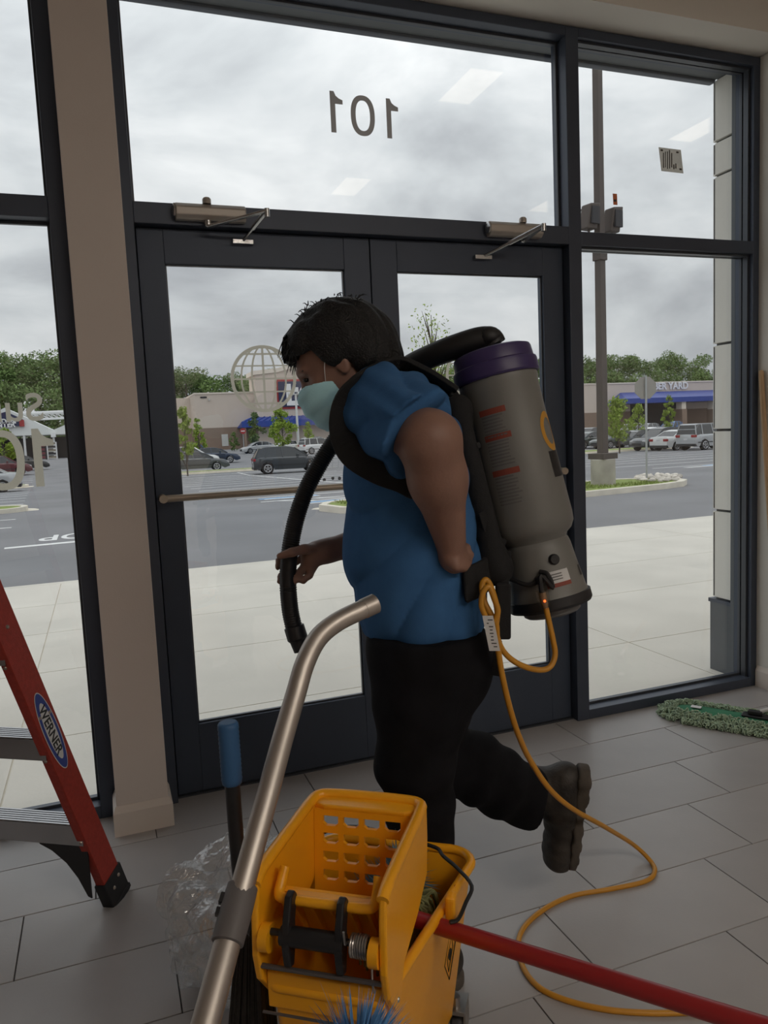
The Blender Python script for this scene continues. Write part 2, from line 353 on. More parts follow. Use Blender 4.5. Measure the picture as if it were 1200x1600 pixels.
# doors
DY0, DY1 = -.036, .012
def door(nm, x0, x1, gx0, gx1, lab):
    d = empty(nm, (0, 0, 0), 0, lab, 'door', kind='structure')
    zb, zt, g0, g1 = .008, 2.184, .283, 2.058
    for n_, a, b, c, e_ in (('stile', x0, gx0, zb, zt), ('stile', gx1, x1, zb, zt), ('bottom_rail', gx0, gx1, zb, g0), ('top_rail', gx0, gx1, g1, zt)):
        box(n_, m_door, d, a, b, DY0, DY1, c, e_, bevel=.002)
    box('pane', m_glass, d, gx0-.01, gx1+.01, -.013, -.007, g0-.01, g1+.01)
    for a, b, c, e_ in ((gx0, gx0+.006, g0, g1), (gx1-.006, gx1, g0, g1), (gx0, gx1, g0, g0+.007), (gx0, gx1, g1-.006, g1)):
        box('glazing_bead', m_frame2, d, a, b, -.022, -.0135, c, e_)
    return d
d1 = door('door_1', .002, .907, .0975, .797, 'left glass door leaf with globe emblem and push bar')
d2 = door('door_2', .911, 1.826, 1.026, 1.723, 'right glass door leaf behind the backpack vacuum')
m_bar = mat('bronze_push_bar', (.42, .36, .29), .4, .3, .05)
def pushbar(d, xa, xb):
    mb = MB(); mb.tube([(xa, -.098, 1.188), (xb, -.098, 1.188)], .0135, 16); b = mb.build('push_bar', m_bar, d, smooth=True)
    for x in (xa+.012, xb-.012):
        MB().tube([(x, -.112, 1.188), (x, -.036, 1.188)], .0155, 16).build('bar_mount', m_bar, b, smooth=True)
pushbar(d1, .012, .86); pushbar(d2, .96, 1.782)
# globe emblems
def globe(parent, cx, cz, R, y):      # one sheet of vinyl cut to ring, meridians and parallels
    n = 180; c = 2*R/n; g = (np.arange(n)+.5)*c-R; X, Z = np.meshgrid(g, g, indexing='ij'); r = np.hypot(X, Z); ri = R-.013
    h = np.sqrt(np.maximum(0, 1-(Z/(R-.004))**2)); on = (np.abs(X) < .0042)
    for q in (.38, .72): on |= np.abs(np.abs(X)-q*(R-.008)*h) < .0036/np.sqrt(1-.55*q*np.abs(Z)/R)
    for q in (-.74, -.39, 0, .39, .74): on |= np.abs(Z-q*R) < .0034
    on = (on & (r < R-.004)) | ((r > ri) & (r < R)); v = []; f = []
    for i, j in np.argwhere(on):
        b = len(v); x0, z0 = cx-R+i*c, cz-R+j*c; v += [(x0, y, z0), (x0+c, y, z0), (x0+c, y, z0+c), (x0, y, z0+c)]; f.append((b, b+1, b+2, b+3))
    return MB().add(v, f).build('globe_emblem', m_decal2, parent, recalc=False, label='taupe vinyl globe emblem')
globe(d1, .447, 1.63, .131, -.0135); globe(d2, .447+.925, 1.63, .131, -.0135)
# digits (mirrored from inside because they read from outside)
ONE = [(0, 0), (.024, 0), (.024, .155), (.009, .155)]
def digit1(parent, x, z, h, m, y=-.0035):     # x: right edge as read from outside is at smaller x
    s = h/.155; pts = [(0, 0), (.021, 0), (.021, .108), (.052, .108), (.052, .124), (.036, .130), (.024, .139), (.017, .155), (0, .155)]
    MB().add([(x+a*s, y, z+b*s) for a, b in pts], [(0, 1, 2, 8), (2, 3, 4, 5), (2, 5, 6), (2, 6, 7), (2, 7, 8)]).build('digit', m, parent, recalc=False)
def digit0(parent, x, z, h, w, m, y=-.0035, st=.021):
    mb = MB(); n = 48; v = []; f = []
    for k in (0,):
        for i in range(n):
            a = 2*pi*i/n; ca = abs(cos(a))**.85*np.sign(cos(a)); sa = abs(sin(a))**.85*np.sign(sin(a))
            v += [(x+w/2+w/2*ca, y-.0006*k, z+h/2+h/2*sa), (x+w/2+(w/2-st)*ca, y-.0006*k, z+h/2+(h/2-st*.95)*sa)]
    for i in range(n):
        j = (i+1) % n; f += [(2*i, 2*i+1, 2*j+1, 2*j)]
    mb.add(v, f).build('digit', m, parent, recalc=False)
digit1(w2, .781, 2.597, .158, m_decal); digit0(w2, .866, 2.594, .157, .103, m_decal); digit1(w2, 1.020, 2.595, .156, m_decal)
# suite lettering on the left window
MIR = lambda x, z: frame((x, -.0035, z), (-1, 0, 0), (0, 0, 1), (0, 1, 0))
textobj('lettering', 'Suite', .140, m_decal2, w1, MIR(-.360, 1.498), 0, bold=.0015)
digit1(w1, -.410, 1.258, .21, m_decal2); digit0(w1, -.585, 1.252, .215, .145, m_decal2, st=.026); digit1(w1, -.68, 1.258, .21, m_decal2)
# stickers on the upper right pane
m_paper = filmmat('sticker_paper', (.45, .42, .37), .65); m_ink = mat('sticker_ink', (.09, .08, .075), .8); m_orange = filmmat('orange_tag', (.42, .13, .06), .4)
s1 = MB().add([(2.389, -.0038, 2.673), (2.520, -.0038, 2.671), (2.535, -.0038, 2.564), (2.404, -.0038, 2.566)], [(0, 1, 2, 3)]).build('sticker', m_paper, w3, recalc=False, label='square paper label with dark print')
mb = MB(); rnd = random.Random(3)
for i in range(7):
    x = .022+i*.012; a = .012+.01*rnd.random(); b = .05+.035*rnd.random()
    mb.box(2.392+x, 2.392+x+.004+.003*rnd.random(), -.0048, -.0042, 2.566+a, 2.566+a+b*(1 if i < 5 else .3))
for x, z in ((.008, .09), (.10, .088), (.118, .012)): mb.box(2.392+x, 2.392+x+.014, -.0048, -.0042, 2.566+z, 2.566+z+.008)
mb.build('print', m_ink, s1)
s2 = MB().add([(2.126, -.0038, 2.446), (2.150, -.0038, 2.446), (2.152, -.0038, 2.396), (2.129, -.0038, 2.396)], [(0, 1, 2, 3)]).build('sticker', m_orange, w3, recalc=False, label='small orange tag'); box('print', m_ink, s2, 2.131, 2.146, -.0049, -.0043, 2.41, 2.42)
# door closers
m_alu = mat('satin_aluminium', (.46, .42, .38), .42, .45, .05); m_alu2 = mat('bright_steel', (.5, .5, .5), .25, .9, .05)
def closer(px, P, side, lab):
    c = empty('door_closer', (P[0], -.085, P[1]), 0, lab, 'door closer', 'door closers over the double doors')
    L_ = .255
    pr = [(0, 0), (-.03, -.004), (-.046, -.02), (-.046, -.048), (-.03, -.062), (0, -.062)]
    MB().prism(pr, (0, 0, 0), (0, 1, 0), (0, 0, 1), (L_, 0, 0)).build('housing', m_alu, c, bevel=.004)
    MB().lathe([(.0, .0), (.026, 0), (.026, .006), (.0, .012)], (-.001, -.024, -.031), (-1, 0, 0), 6).build('end_cap', m_alu2, c)
    ex = .115 if side == 0 else .165
    MB().lathe([(.016, 0), (.016, .016), (.011, .022)], (ex, -.024, -.002), (0, 0, 1), 16).build('valve_cap', m_alu, c, smooth=True)
    MB().lathe([(.014, 0), (.014, .02), (.009, .024)], (ex, -.024, -.062), (0, 0, -1), 16).build('spindle', m_alu2, c, smooth=True)
    if side == 0: A, B, D = (ex, -.03, -.083), (ex+.19, -.165, -.055), (ex+.135, -.012+.049, -.115)
    else: A, B, D = (ex, -.03, -.078), (ex-.01, -.20, -.06), (ex-.165, .037, -.135)
    A, B, D = map(np.array, (A, B, D)); dd = (B-A)/np.linalg.norm(B-A); up = np.array([0, 0, 1.]); sd = np.cross(dd, up); sd /= np.linalg.norm(sd)
    MB().obox((A+B)/2, (B-A)/2, sd*.011, np.cross(sd, dd)*.004).build('arm', m_alu2, c, bevel=.002)
    k = MB().tube([B+(0, 0, .008), B-(0, 0, .022)], .010, 12).build('elbow_joint', m_alu2, c, smooth=True)
    MB().tube([B, B+(D-B)*.55, B+(D-B)*.56, D], [.0095, .0095, .006, .006], 10).build('link_rod', m_alu2, c, smooth=True)
    box('foot_bracket', m_alu2, c, D[0]-.04, D[0]+.04, D[1]-.012, .049, D[2]-.012, D[2]+.006, bevel=.002)
closer(0, (.140, 2.262), 0, 'aluminium door closer with folded arm above the left door')
closer(0, (1.418, 2.262), 1, 'aluminium door closer with arm pointing left above the right door')
# ------------------------------------------------------------------ outside: return wall, soffit, pavement
ew = empty('wall_exterior', (2.93, .03, 0), 0, 'outside return wall of pale bolted panels on a dark base', 'wall', kind='structure')
box('backing', m_joint, ew, .02, .5, 0, .185, 0, 3.2)
zs = [.408, .895, 1.329, 1.782, 2.276, 2.645, 2.815, 3.124]
m_bolt = mat('panel_bolt', (.10, .10, .10), .5, .5)
for i in range(7):
    p = box('panel', m_panel, ew, 0, .03, .014, .178, zs[i]+.007, zs[i+1]-.007, bevel=.001)
    box('panel', m_panel, ew, .01, .45, .187, .20, zs[i]+.007, zs[i+1]-.007)
    zz = (zs[i]+.05, zs[i+1]-.05)
    for z in zz: MB().lathe([(.010, 0), (.008, .004)], (0, .05, z), (-1, 0, 0), 10).build('bolt', m_bolt, p)
    box('edge_trim', m_joint, ew, .0, .012, .180, .186, zs[i]+.012, zs[i+1]-.012)
box('base_cladding', m_base, ew, -.005, .3, .0, .205, 0, .385); box('base_cap', m_frame, ew, -.012, .3, .0, .212, .385, .405)
box('jamb_cladding', m_base, w3, 2.889, 2.93, .0305, .055, 0, 3.1)
xs = empty('trim_2', (0, 0, 0), 0, 'dark outside reveal over the storefront head', 'soffit', kind='structure')
box('reveal', m_base, xs, -1.9, 2.92, .031, .20, 3.115, 3.16); box('drip_edge', m_frame, xs, -1.9, 2.92, .19, .235, 3.10, 3.2, bevel=.01)
box('upper_wall', m_panel, xs, -4, 6, .031, .20, 3.2, 5.5)
box('column_cladding', m_panel, xs, -.228, -.047, .0505, .2, 0, 3.11)
sw = box('sidewalk', m_curb, None, -30, 30, .03, 5.48, -.3, -.006, kind='structure', label='pale concrete sidewalk in front of the doors', cat='sidewalk')
ys_ = [.035, .87, 2.06, 3.15, 4.26, 5.36]; xsj = [-18.31, -14.78, -11.25, -7.72, -4.19, -.66, 2.87, 6.40, 9.93, 13.46, 16.99, 20.52]
for j in range(5):
    for i in range(len(xsj)-1): box('slab', m_conc, sw, xsj[i]+.004, xsj[i+1]-.004, ys_[j]+.004, ys_[j+1]-.004, -.05, 0)
box('curb_edge', m_conc, sw, -18.3, 20.5, 5.364, 5.48, -.2, .001, bevel=.02)
GYS = [-10, 5.5, 14, 45, 86, 110, 300]; GZS = [-.15, -.15, -.24, -.95, -.7, -.45, -.4]
def gz(y): return float(np.interp(y, GYS, GZS))
mb = MB(); gy = [5.3, 5.5, 14, 25, 35, 45, 65, 86, 98, 110, 200, 300]
for i in range(len(gy)-1): mb.add([(-160, gy[i], gz(gy[i])), (260, gy[i], gz(gy[i])), (260, gy[i+1], gz(gy[i+1])), (-160, gy[i+1], gz(gy[i+1]))], [(0, 1, 2, 3)])
mb.build('road', m_asph, None, kind='structure', label='grey asphalt parking lot and drive aisle', cat='road', recalc=False)
marks = empty('trim_3', (0, 0, 0), 0, 'painted parking lines and letters on the asphalt', 'road markings', kind='structure')
def stripe(x0, y0, x1, y1, w=.11, m=None, lift=.004):
    d = np.array([x1-x0, y1-y0]); d = d/np.linalg.norm(d); n = np.array([-d[1], d[0]])*w/2; k = max(1, int(abs(y1-y0)/4)); mb = MB(); v = []
    for i in range(k+1):
        x = x0+(x1-x0)*i/k; y = y0+(y1-y0)*i/k
        v += [(x-n[0], y-n[1], gz(y-n[1])+lift), (x+n[0], y+n[1], gz(y+n[1])+lift)]
    v2 = v+[(a, b, c-.003) for a, b, c in v]; q = len(v); f = []
    for i in range(k): f += [(2*i, 2*i+2, 2*i+3, 2*i+1), (2*i, 2*i+1+0, q+2*i+1, q+2*i), (2*i, q+2*i, q+2*i+2, 2*i+2), (2*i+1, 2*i+3, q+2*i+3, q+2*i+1)]
    mb.add(v2, f).build('stripe', m or m_white, marks, recalc=False)
for k in range(9):
    y = 26.2+2.75*k; stripe(3.2, y, 13.6, y, .13)
stripe(8.5, 23.5, 8.5, 49, .13)
for y, xa, xb, mm in ((18.9, 3.4, 8.2, m_white), (18.2, 3.9, 5.6, m_bluep), (17.9, 4.0, 5.6, m_white), (16.9, 3.7, 8.2, m_white), (15.9, 4.3, 8, m_white), (15.4, 4.4, 6.6, m_bluep), (15.0, 4.2, 8, m_white)): stripe(xa, y, xb, y, .16 if mm is m_white else .35, mm)
for k in range(4): stripe(4.1+k*1.0, 16.9, 5.0+k*1.0, 15.9, .12)
for k in range(8):
    y = 19.4+2.75*k; stripe(18.5, y, 32, y, .13)
stripe(19.2, 18.5, 24, 18.5, .3, m_white); stripe(20.4, 18.9, 24, 18.9, .3, m_bluep)
for k in range(17):
    y = 14.6+2.72*k
    if 19.5 < y < 22.5 or 45 < y < 50: continue
    x1 = -2.0-.066*(y-14); stripe(x1-5.0, y, x1, y, .13)
stripe(-1.75, 10.55, .45, 10.75, .22)
me_ = textobj('lettering', 'STOP', 1.15, m_white, marks, frame((.27, 12.02, gz(11.5)+.004), (-.57, 0, 0), (0, -1, 0), (0, 0, 1)), .001, bold=.02)
# islands
def island(poly, h, name, lab, grass=True, zb=None):
    cx = sum(p[0] for p in poly)/len(poly); cy = sum(p[1] for p in poly)/len(poly); z0 = zb if zb is not None else gz(cy)
    e = empty(name, (cx, cy, z0), 0, lab, 'traffic island')
    P = [np.array([p[0]-cx, p[1]-cy]) for p in poly]; n = len(P); I = []
    for i in range(n):
        a, b, c = P[i-1], P[i], P[(i+1) % n]; t1 = (b-a)/np.linalg.norm(b-a); t2 = (c-b)/np.linalg.norm(c-b); t = t1+t2; t /= np.linalg.norm(t); I.append(b+np.array([-t[1], t[0]])*.17)
    v = [(*p, -.25) for p in P]+[(*p, h-.03) for p in P]+[(*(p*.997+q*.003), h) for p, q in zip(P, I)]+[(*q, h) for q in I]+[(*q, -.2) for q in I]; f = []
    for r_ in range(4):
        for i in range(n): j = (i+1) % n; f.append((r_*n+i, r_*n+j, (r_+1)*n+j, (r_+1)*n+i))
    MB().add(v, f).build('curb', m_curb, e, recalc=False)
    v = [(*q, h-.02) for q in I]+[(*q, -.2) for q in I]; MB().add(v, [tuple(range(n))]+[(i, (i+1) % n, n+(i+1) % n, n+i) for i in range(n)]).build('turf' if grass else 'paving', m_grass if grass else m_curb, e)
    gt = [b+(b-q)*1.7 for b, q in zip(P, I)]
    v = [(*p, .006) for p in P]+[(*q, .004) for q in gt]; MB().add(v, [(i, (i+1) % n, n+(i+1) % n, n+i) for i in range(n)]).build('gutter', m_curb, e, recalc=False)
    return e
def rounded(x0, x1, y0, y1, r=1.0, n=6):
    out = []
    for cx, cy, a0 in ((x1-r, y0+r, -90), (x1-r, y1-r, 0), (x0+r, y1-r, 90), (x0+r, y0+r, 180)):
        for k in range(n+1): a = radians(a0+90*k/n); out.append((cx+r*cos(a), cy+r*sin(a)))
    return out
ISZ = -.235
island([(4.1, 12.6), (4.3, 11.7), (5.2, 11.1), (7.5, 10.75), (9.8, 10.85), (12.0, 11.15), (12.75, 11.4), (13.2, 11.8), (13.35, 12.3), (13.15, 12.9), (12.4, 13.4), (10, 13.6), (7, 13.7), (5.2, 13.6), (4.4, 13.2)], .15, 'traffic_island', 'curbed grass island with lamp pole, stop sign and stones', zb=ISZ)
island(rounded(-9, -2.25, 20.2, 21.9, .8), .14, 'traffic_island', 'near curbed island at the left behind the ladder')
island(rounded(-13, -4.35, 46.2, 48.4, .9), .14, 'traffic_island', 'curbed island beside the silver car at the left')
island(rounded(1.5, 12.6, 50.5, 52.6, .9), .14, 'traffic_island', 'grassy island in front of the dark parked sedan')
island(rounded(29.5, 44.5, 45.6, 48.6, .9), .14, 'traffic_island', 'grassy island before the cars at the right')
# ------------------------------------------------------------------ stepladder
m_red = mat('red_fibreglass', (.33, .035, .022), .5, 0, .18, 90, .12, 300, .4); m_blk = mat('black_rubber', (.012, .012, .014), .7)
m_blkp = mat('black_plastic', (.014, .014, .016), .42); m_step = mat('step_aluminium', (.46, .46, .47), .25, .95, .05, 20)
m_riv = mat('rivet_steel', (.35, .30, .26), .35, .8); m_lblue = mat('logo_blue', (.03, .06, .28), .5); m_lwhite = mat('logo_white', (.62, .62, .62), .5); m_ltext = mat('logo_black', (.012, .012, .012), .5)
ang = radians(33); YL = np.array([sin(ang), cos(ang), 0]); XL = np.array([cos(ang), -sin(ang), 0]); ZZ = np.array([0, 0, 1.])
P0 = np.array([-.232, -.645, 0]); DR = ZZ-.306*YL-.079*XL; DL = ZZ-.306*YL+.079*XL; dr = DR/np.linalg.norm(DR); H = 1.72
lad = empty('stepladder', tuple(P0), 0, 'red fibreglass stepladder with aluminium steps beside the left window', 'ladder')
LW = .56
def rail(base, D, s):
    d = D/np.linalg.norm(D); y = YL-d*(YL@d); y /= np.linalg.norm(y); x = np.cross(y, d); x = x if x@XL > 0 else -x; x = x*s
    L_ = H*np.linalg.norm(D); q = base+d*.05; mb = MB()
    mid = q+d*(L_-.05)/2; hl = d*(L_-.05)/2
    mb.obox(mid, hl, y*.041, x*.0022); mb.obox(mid-y*.039-x*.014, hl, y*.0022, x*.0135); mb.obox(mid+y*.039-x*.014, hl, y*.0022, x*.0135)
    return mb.build('rail', m_red, lad, bevel=.0015), d, x, y
Z0 = np.zeros(3)
for s, b, D in ((1, Z0, DR), (-1, -XL*LW, DL)):
    o, d, x, y = rail(b, D, s)
    mb = MB(); mb.obox(b+d*.045+x*.002, d*.055, y*.047, x*.005); mb.obox(b+d*.045-y*.044-x*.012, d*.055, y*.004, x*.018); mb.obox(b+d*.045+y*.044-x*.012, d*.055, y*.004, x*.018)
    mb.obox(b+d*.004-x*.01, x*.02, y*.05, np.cross(x, y)*.008)
    mb.build('foot', m_blk, lad, bevel=.003)
    for k, (a, e) in enumerate(((.06, -.015), (.075, .02), (.69, .02), (.70, -.02), (.98, .0))): MB().lathe([(.006, 0), (.004, .003)], b+d*a+y*e+x*.0025 if k > 1 else b+d*a+y*e+x*.0075, x, 10).build('rivet', m_riv, lad)
    for zq in (.09, .27, .57, .88): MB().lathe([(.0055, 0), (.004, .003)], b+d*zq-y*.0415-x*.016, -y, 10).build('rivet', m_riv, lad)
    if s == 1:
        # oval maker's plate
        c = b+d*.64+x*.0028
        def ov(a_, b_, th, m_, nm, lift):
            return MB().prism([(a_*cos(t), b_*sin(t)) for t in np.linspace(0, 2*pi, 49)[:-1]], c+x*lift, -d, y, x*th).build(nm, m_, o)
        ov(.128, .031, .0006, m_lwhite, 'logo_border', 0); ov(.125, .0285, .0008, m_lblue, 'logo_plate', 0); ov(.094, .0195, .001, m_lwhite, 'logo_field', 0)
        tx = -d; ty = y if np.cross(-d, y)@x > 0 else -y
        textobj('lettering', 'WERNER', .039, m_ltext, o, frame(c+x*.0012+tx*(-.083)-ty*.0135, tx, ty, x), .0003, bold=.0008)
for k in range(5):
    z = .29+.30*k; a = DR*z-YL*0.0; b2 = -XL*LW+DL*z; w_ = XL
    c = (a+b2)/2+YL*.006; hx = XL*((a-b2)@XL/2-.004); mb = MB()
    mb.obox(c+ZZ*.0, hx, YL*.036, ZZ*.004); mb.obox(c-YL*.035-ZZ*.026, hx, YL*.002, ZZ*.03); mb.obox(c+YL*.035-ZZ*.026, hx, YL*.002, ZZ*.03)
    st = mb.build('step', m_step if k else m_step, lad)
    mb = MB()
    for q in (-.032, -.02, -.008, .004, .016, .028): mb.obox(c+YL*q+ZZ*.0055, hx, YL*.003, ZZ*.002)
    mb.build('tread_rib', m_step, st)
for s, b, D in ((1, Z0, DR), (-1, -XL*LW, DL)):
    q = b+D*.235-YL*.036; pts = [(0, .0), (-.165*s, .0), (-.16*s, -.012), (-.12*s, -.03), (-.075*s, -.065), (-.04*s, -.11), (-.012*s, -.165), (0, -.17)]
    MB().prism(pts, q-XL*.004*s, XL, ZZ, YL*.004).build('knee_brace', m_blkp, lad)
MB().obox(DR*H/2+(-XL*LW+DL*H)/2+ZZ*.02, XL*.19, YL*.14, ZZ*.025).build('top_cap', m_blkp, lad, bevel=.01)
for s, b in ((1, Z0), (-1, -XL*LW)):
    top = b+(DR if s == 1 else DL)*(H-.03); bot = b*1.0-YL*1.08+XL*(-.03*s)
    MB().tube([top-YL*.06, bot], .016, 8).build('rear_rail', m_red, lad)
# ------------------------------------------------------------------ mop bucket with wringer
m_yel = mat('yellow_plastic', (.93, .41, .012), .33, 0, .05, 6, .03, 90, .5); m_wire = mat('black_wire', (.01, .01, .01), .4); m_spring = mat('spring_steel', (.42, .40, .38), .3, .9)
m_rod = mat('dull_steel_rod', (.16, .15, .15), .45, .7); m_print = mat('black_print', (.012, .010, .008), .6); m_printr = mat('red_print', (.35, .04, .02), .6)
m_bgrip = mat('blue_grip', (.03, .105, .24), .55, 0, .06); m_cast = mat('caster_grey', (.06, .06, .065), .5)
BO = onz(400, 1372, .64); BA = radians(-36)
bk = empty('mop_bucket', (BO[0], BO[1], 0), BA, 'yellow plastic mop bucket with wringer basket in the foreground', 'bucket')
BW = np.array([cos(BA), sin(BA), 0]); BL = np.array([-sin(BA), cos(BA), 0])
def bloc(P): d = np.array(P)-np.array([BO[0], BO[1], 0]); return np.array([d@BW, d@BL, d[2]])
def outline(hwf, hwr, y0, y1, r, n=6):
    P = []; cx = .115
    for sx, yy, hw, a0 in ((1, y0, hwf, -90), (1, y1, hwr, 0), (-1, y1, hwr, 90), (-1, y0, hwf, 180)):
        rr = .018 if yy == y0 else r; c = (cx+sx*(hw-rr), yy+(rr if yy == y0 else -rr))
        for k in range(n+1): a = radians(a0+90*k/n); P.append((c[0]+rr*cos(a), c[1]+rr*sin(a)))
    return P
LV = [(.080, .135, .03, .45, .04, .095), (.095, .16, .012, .475, .05, .27), (.104, .183, .006, .50, .055, .437)]
outs = [(outline(*q[:5]), q[5]) for q in LV]
inn = [(outline(.099, .178, .011, .495, .05), .437), (outline(.090, .155, .017, .47, .045), .27), (outline(.07, .13, .045, .445, .035), .105)]
v = []; f = []; n = len(outs[0][0])
for P, z in outs+inn: v += [(x, y, z) for x, y in P]
for r_ in range(5):
    for i in range(n): j = (i+1) % n; f.append((r_*n+i, r_*n+j, (r_+1)*n+j, (r_+1)*n+i))
f += [tuple(range(n))[::-1], tuple(5*n+i for i in range(n))]
tub = MB().add(v, f).build('tub', m_yel, bk, smooth=True, angle=50)
rim = [(x, y, .437) for x, y in outline(.104, .183, .006, .50, .055)]
MB().tube(rim, .0105, 10, closed=True).build('tub_rim', m_yel, bk, smooth=True)
for sx in (-1, 1): MB().box(.115+sx*.172-.011, .115+sx*.172+.011, .255, .285, .42, .478).build('bail_post', m_yel, bk, bevel=.008, segs=3)
bw = [bloc(onz(px, py, z)) for px, py, z in ((703, 1441, .447), (716, 1436, .447), (728, 1410, .452), (737, 1384, .455), (714, 1356, .462), (692, 1337, .466), (684, 1326, .47), (660, 1318, .475), (636, 1315, .48))]
bl2 = bw+[np.array([.03, .49, .475]), np.array([-.06, .47, .46]), np.array([-.075, .38, .45]), np.array([-.06, .28, .447])]
MB().tube(spline(bl2, 4), .0042, 8).build('bail_handle', m_wire, bk, smooth=True)
# casters
for x, y, hw in ((.255, .44, 1), (-.025, .44, -1), (.20, .06, 1), (.03, .06, -1)):
    c = MB().lathe([(.012, 0), (.031, .0), (.034, .004), (.034, .022), (.031, .026), (.012, .026)], (x-.013, y+.025, .034), (1, 0, 0), 20).build('caster_wheel', m_cast, bk, smooth=True)
    MB().box(x-.02, x-.016, y-.005, y+.045, .03, .085).box(x+.016, x+.02, y-.005, y+.045, .03, .085).box(x-.02, x+.02, y-.015, y+.05, .083, .092).build('caster_fork', m_spring, bk)
    MB().tube([(x, y, .09), (x, y, .12)], .009, 10).build('caster_stem', m_spring, bk)
# wringer: flanks
def flank(x0, x1):
    pts = [(-.004, .64), (-.016, .585), (-.022, .51), (-.012, .46), (.03, .405), (.052, .40), (.068, .425), (.085, .455), (.20, .475), (.285, .505), (.302, .575), (.306, .64)]
    return MB().prism(pts, (x0, 0, 0), (0, 1, 0), (0, 0, 1), (x1-x0, 0, 0)).build('wringer_side', m_yel, bk, bevel=.004)
flank(-.007, .007); flank(.223, .237)
# rim of the wringer (rounded, wide at the back)
rp_ = [(0, -.006, .632), (-.001, .03, .643), (-.001, .15, .645), (-.001, .27, .645), (.006, .298, .645), (.03, .308, .645), (.115, .311, .645), (.20, .308, .645), (.224, .298, .645), (.231, .27, .645), (.231, .15, .645), (.231, .03, .643), (.23, -.006, .632)]
MB().tube(spline(rp_, 4), .0115, 10).build('wringer_rim', m_yel, bk, smooth=True)
MB().prism([(.004, .307), (.226, .307), (.226, .272), (.2, .262), (.03, .262), (.004, .272)], (0, 0, .632), (1, 0, 0), (0, 1, 0), (0, 0, .012)).build('wringer_ledge', m_yel, bk, bevel=.004)
# perforated back wall, leaning
mb = MB(); xg = [.008]; cols = [(.027, .060), (.071, .104), (.115, .148), (.159, .192)]; rows = [(.492, .513), (.529, .550), (.566, .587), (.602, .622)]
def wy(z): return .262-(.632-z)*.12
def wbox(x0, x1, z0, z1): 
    mb.add([(x0, wy(z0), z0), (x1, wy(z0), z0), (x1, wy(z0)+.008, z0), (x0, wy(z0)+.008, z0), (x0, wy(z1), z1), (x1, wy(z1), z1), (x1, wy(z1)+.008, z1), (x0, wy(z1)+.008, z1)], [(3,2,1,0),(4,5,6,7),(0,1,5,4),(1,2,6,5),(2,3,7,6),(3,0,4,7)])
zprev = .455
for z0, z1 in rows+[(.634, .634)]:
    wbox(.008, .222, zprev, z0)
    if z1 > z0:
        xp = .008
        for x0, x1 in cols: wbox(xp, x0, z0, z1); xp = x1
        wbox(xp, .222, z0, z1)
        for x0, x1 in cols:     # rounded lower corners of each hole
            for (xa, xb) in ((x0, x0+.007), (x1, x1-.007)):
                y_ = wy(z0); mb.add([(xa, y_, z0), (xb, y_, z0), (xa, y_, z0+.006), (xa, y_+.008, z0), (xb, y_+.008, z0), (xa, y_+.008, z0+.006)], [(0, 1, 2), (3, 5, 4), (1, 4, 5, 2)])
    zprev = z1
mb.build('perforated_wall', m_yel, bk)
# press plate and front bar
pp = MB().add([(.012, .055, .585), (.218, .055, .585), (.218, .12, .44), (.012, .12, .44), (.012, .067, .588), (.218, .067, .588), (.218, .132, .443), (.012, .132, .443)], [(0, 1, 2, 3), (4, 7, 6, 5), (0, 4, 5, 1), (1, 5, 6, 2), (2, 6, 7, 3), (3, 7, 4, 0)]).build('press_plate', m_yel, bk)
mb = MB()
for x in (.05, .085, .12, .155, .19): mb.add([(x-.003, .035, .575), (x+.003, .035, .575), (x+.003, .118, .445), (x-.003, .118, .445), (x-.003, .06, .58), (x+.003, .06, .58), (x+.003, .125, .445), (x-.003, .125, .445)], [(0, 1, 2, 3), (0, 3, 7, 4), (1, 5, 6, 2)])
mb.build('press_rib', m_yel, pp)
MB().tube(spline([(.028, .062, .628), (.026, .045, .607), (.027, .032, .596), (.04, .026, .592), (.115, .024, .592), (.19, .026, .592), (.203, .032, .597), (.205, .045, .61), (.205, .06, .632)], 4), .0095, 10).build('press_bar', m_yel, pp, smooth=True)
MB().box(.034, .197, .03, .06, .579, .589).build('press_lip', m_yel, pp, bevel=.003)
# axle, cams, spring, rod, base
ay, az = -.006, .545
MB().tube([(.008, ay, az+.004), (.222, ay, az+.004)], .006, 10).build('axle_pin', m_blkp, bk, smooth=True)
MB().tube([(.045, ay, az), (.16, ay, az)], .017, 14).build('axle', m_blkp, bk, smooth=True)
for x in (.05, .145):
    MB().prism([(-.012, -.05), (.004, -.055), (.016, -.02), (.02, .02), (.034, .058), (.024, .070), (.008, .066), (-.008, .03), (-.018, -.01)], (x, ay, az), (0, 1, 0), (0, 0, 1), (.014, 0, 0)).build('cam', m_blkp, bk, bevel=.003)
MB().tube([(.172+.030*t/70, ay+.018*cos(t*.62), az+.018*sin(t*.62)) for t in range(71)], .0022, 6).build('spring', m_spring, bk, smooth=True)
MB().tube([(.171, ay+.018, az), (.166, ay-.016, az+.012), (.165, ay-.018, az+.035)], .0022, 6).build('spring_arm', m_spring, bk, smooth=True)
MB().tube([(.202, ay+.017, az-.012), (.206, ay-.004, az-.06), (.206, .0, az-.085)], .0022, 6).build('spring_arm', m_spring, bk, smooth=True)
for x in (.008, .205): MB().lathe([(.024, 0), (.024, .017)], (x, ay, az-.008), (1, 0, 0), 18).build('boss', m_yel, bk, smooth=True)
MB().tube([(.006, -.012, .487), (.224, -.012, .487)], .0045, 8).build('cross_rod', m_rod, bk, smooth=True)
MB().box(.008, .222, .0, .012, .40, .468).build('wringer_front', m_yel, bk, bevel=.003); MB().tube([(.006, -.018, .405), (.2, -.018, .405)], .0025, 8).build('lower_rod', m_rod, bk)
MB().lathe([(.006, 0), (.004, .004)], (.235, .035, .425), (1, 0, 0), 10).build('screw', m_spring, bk)
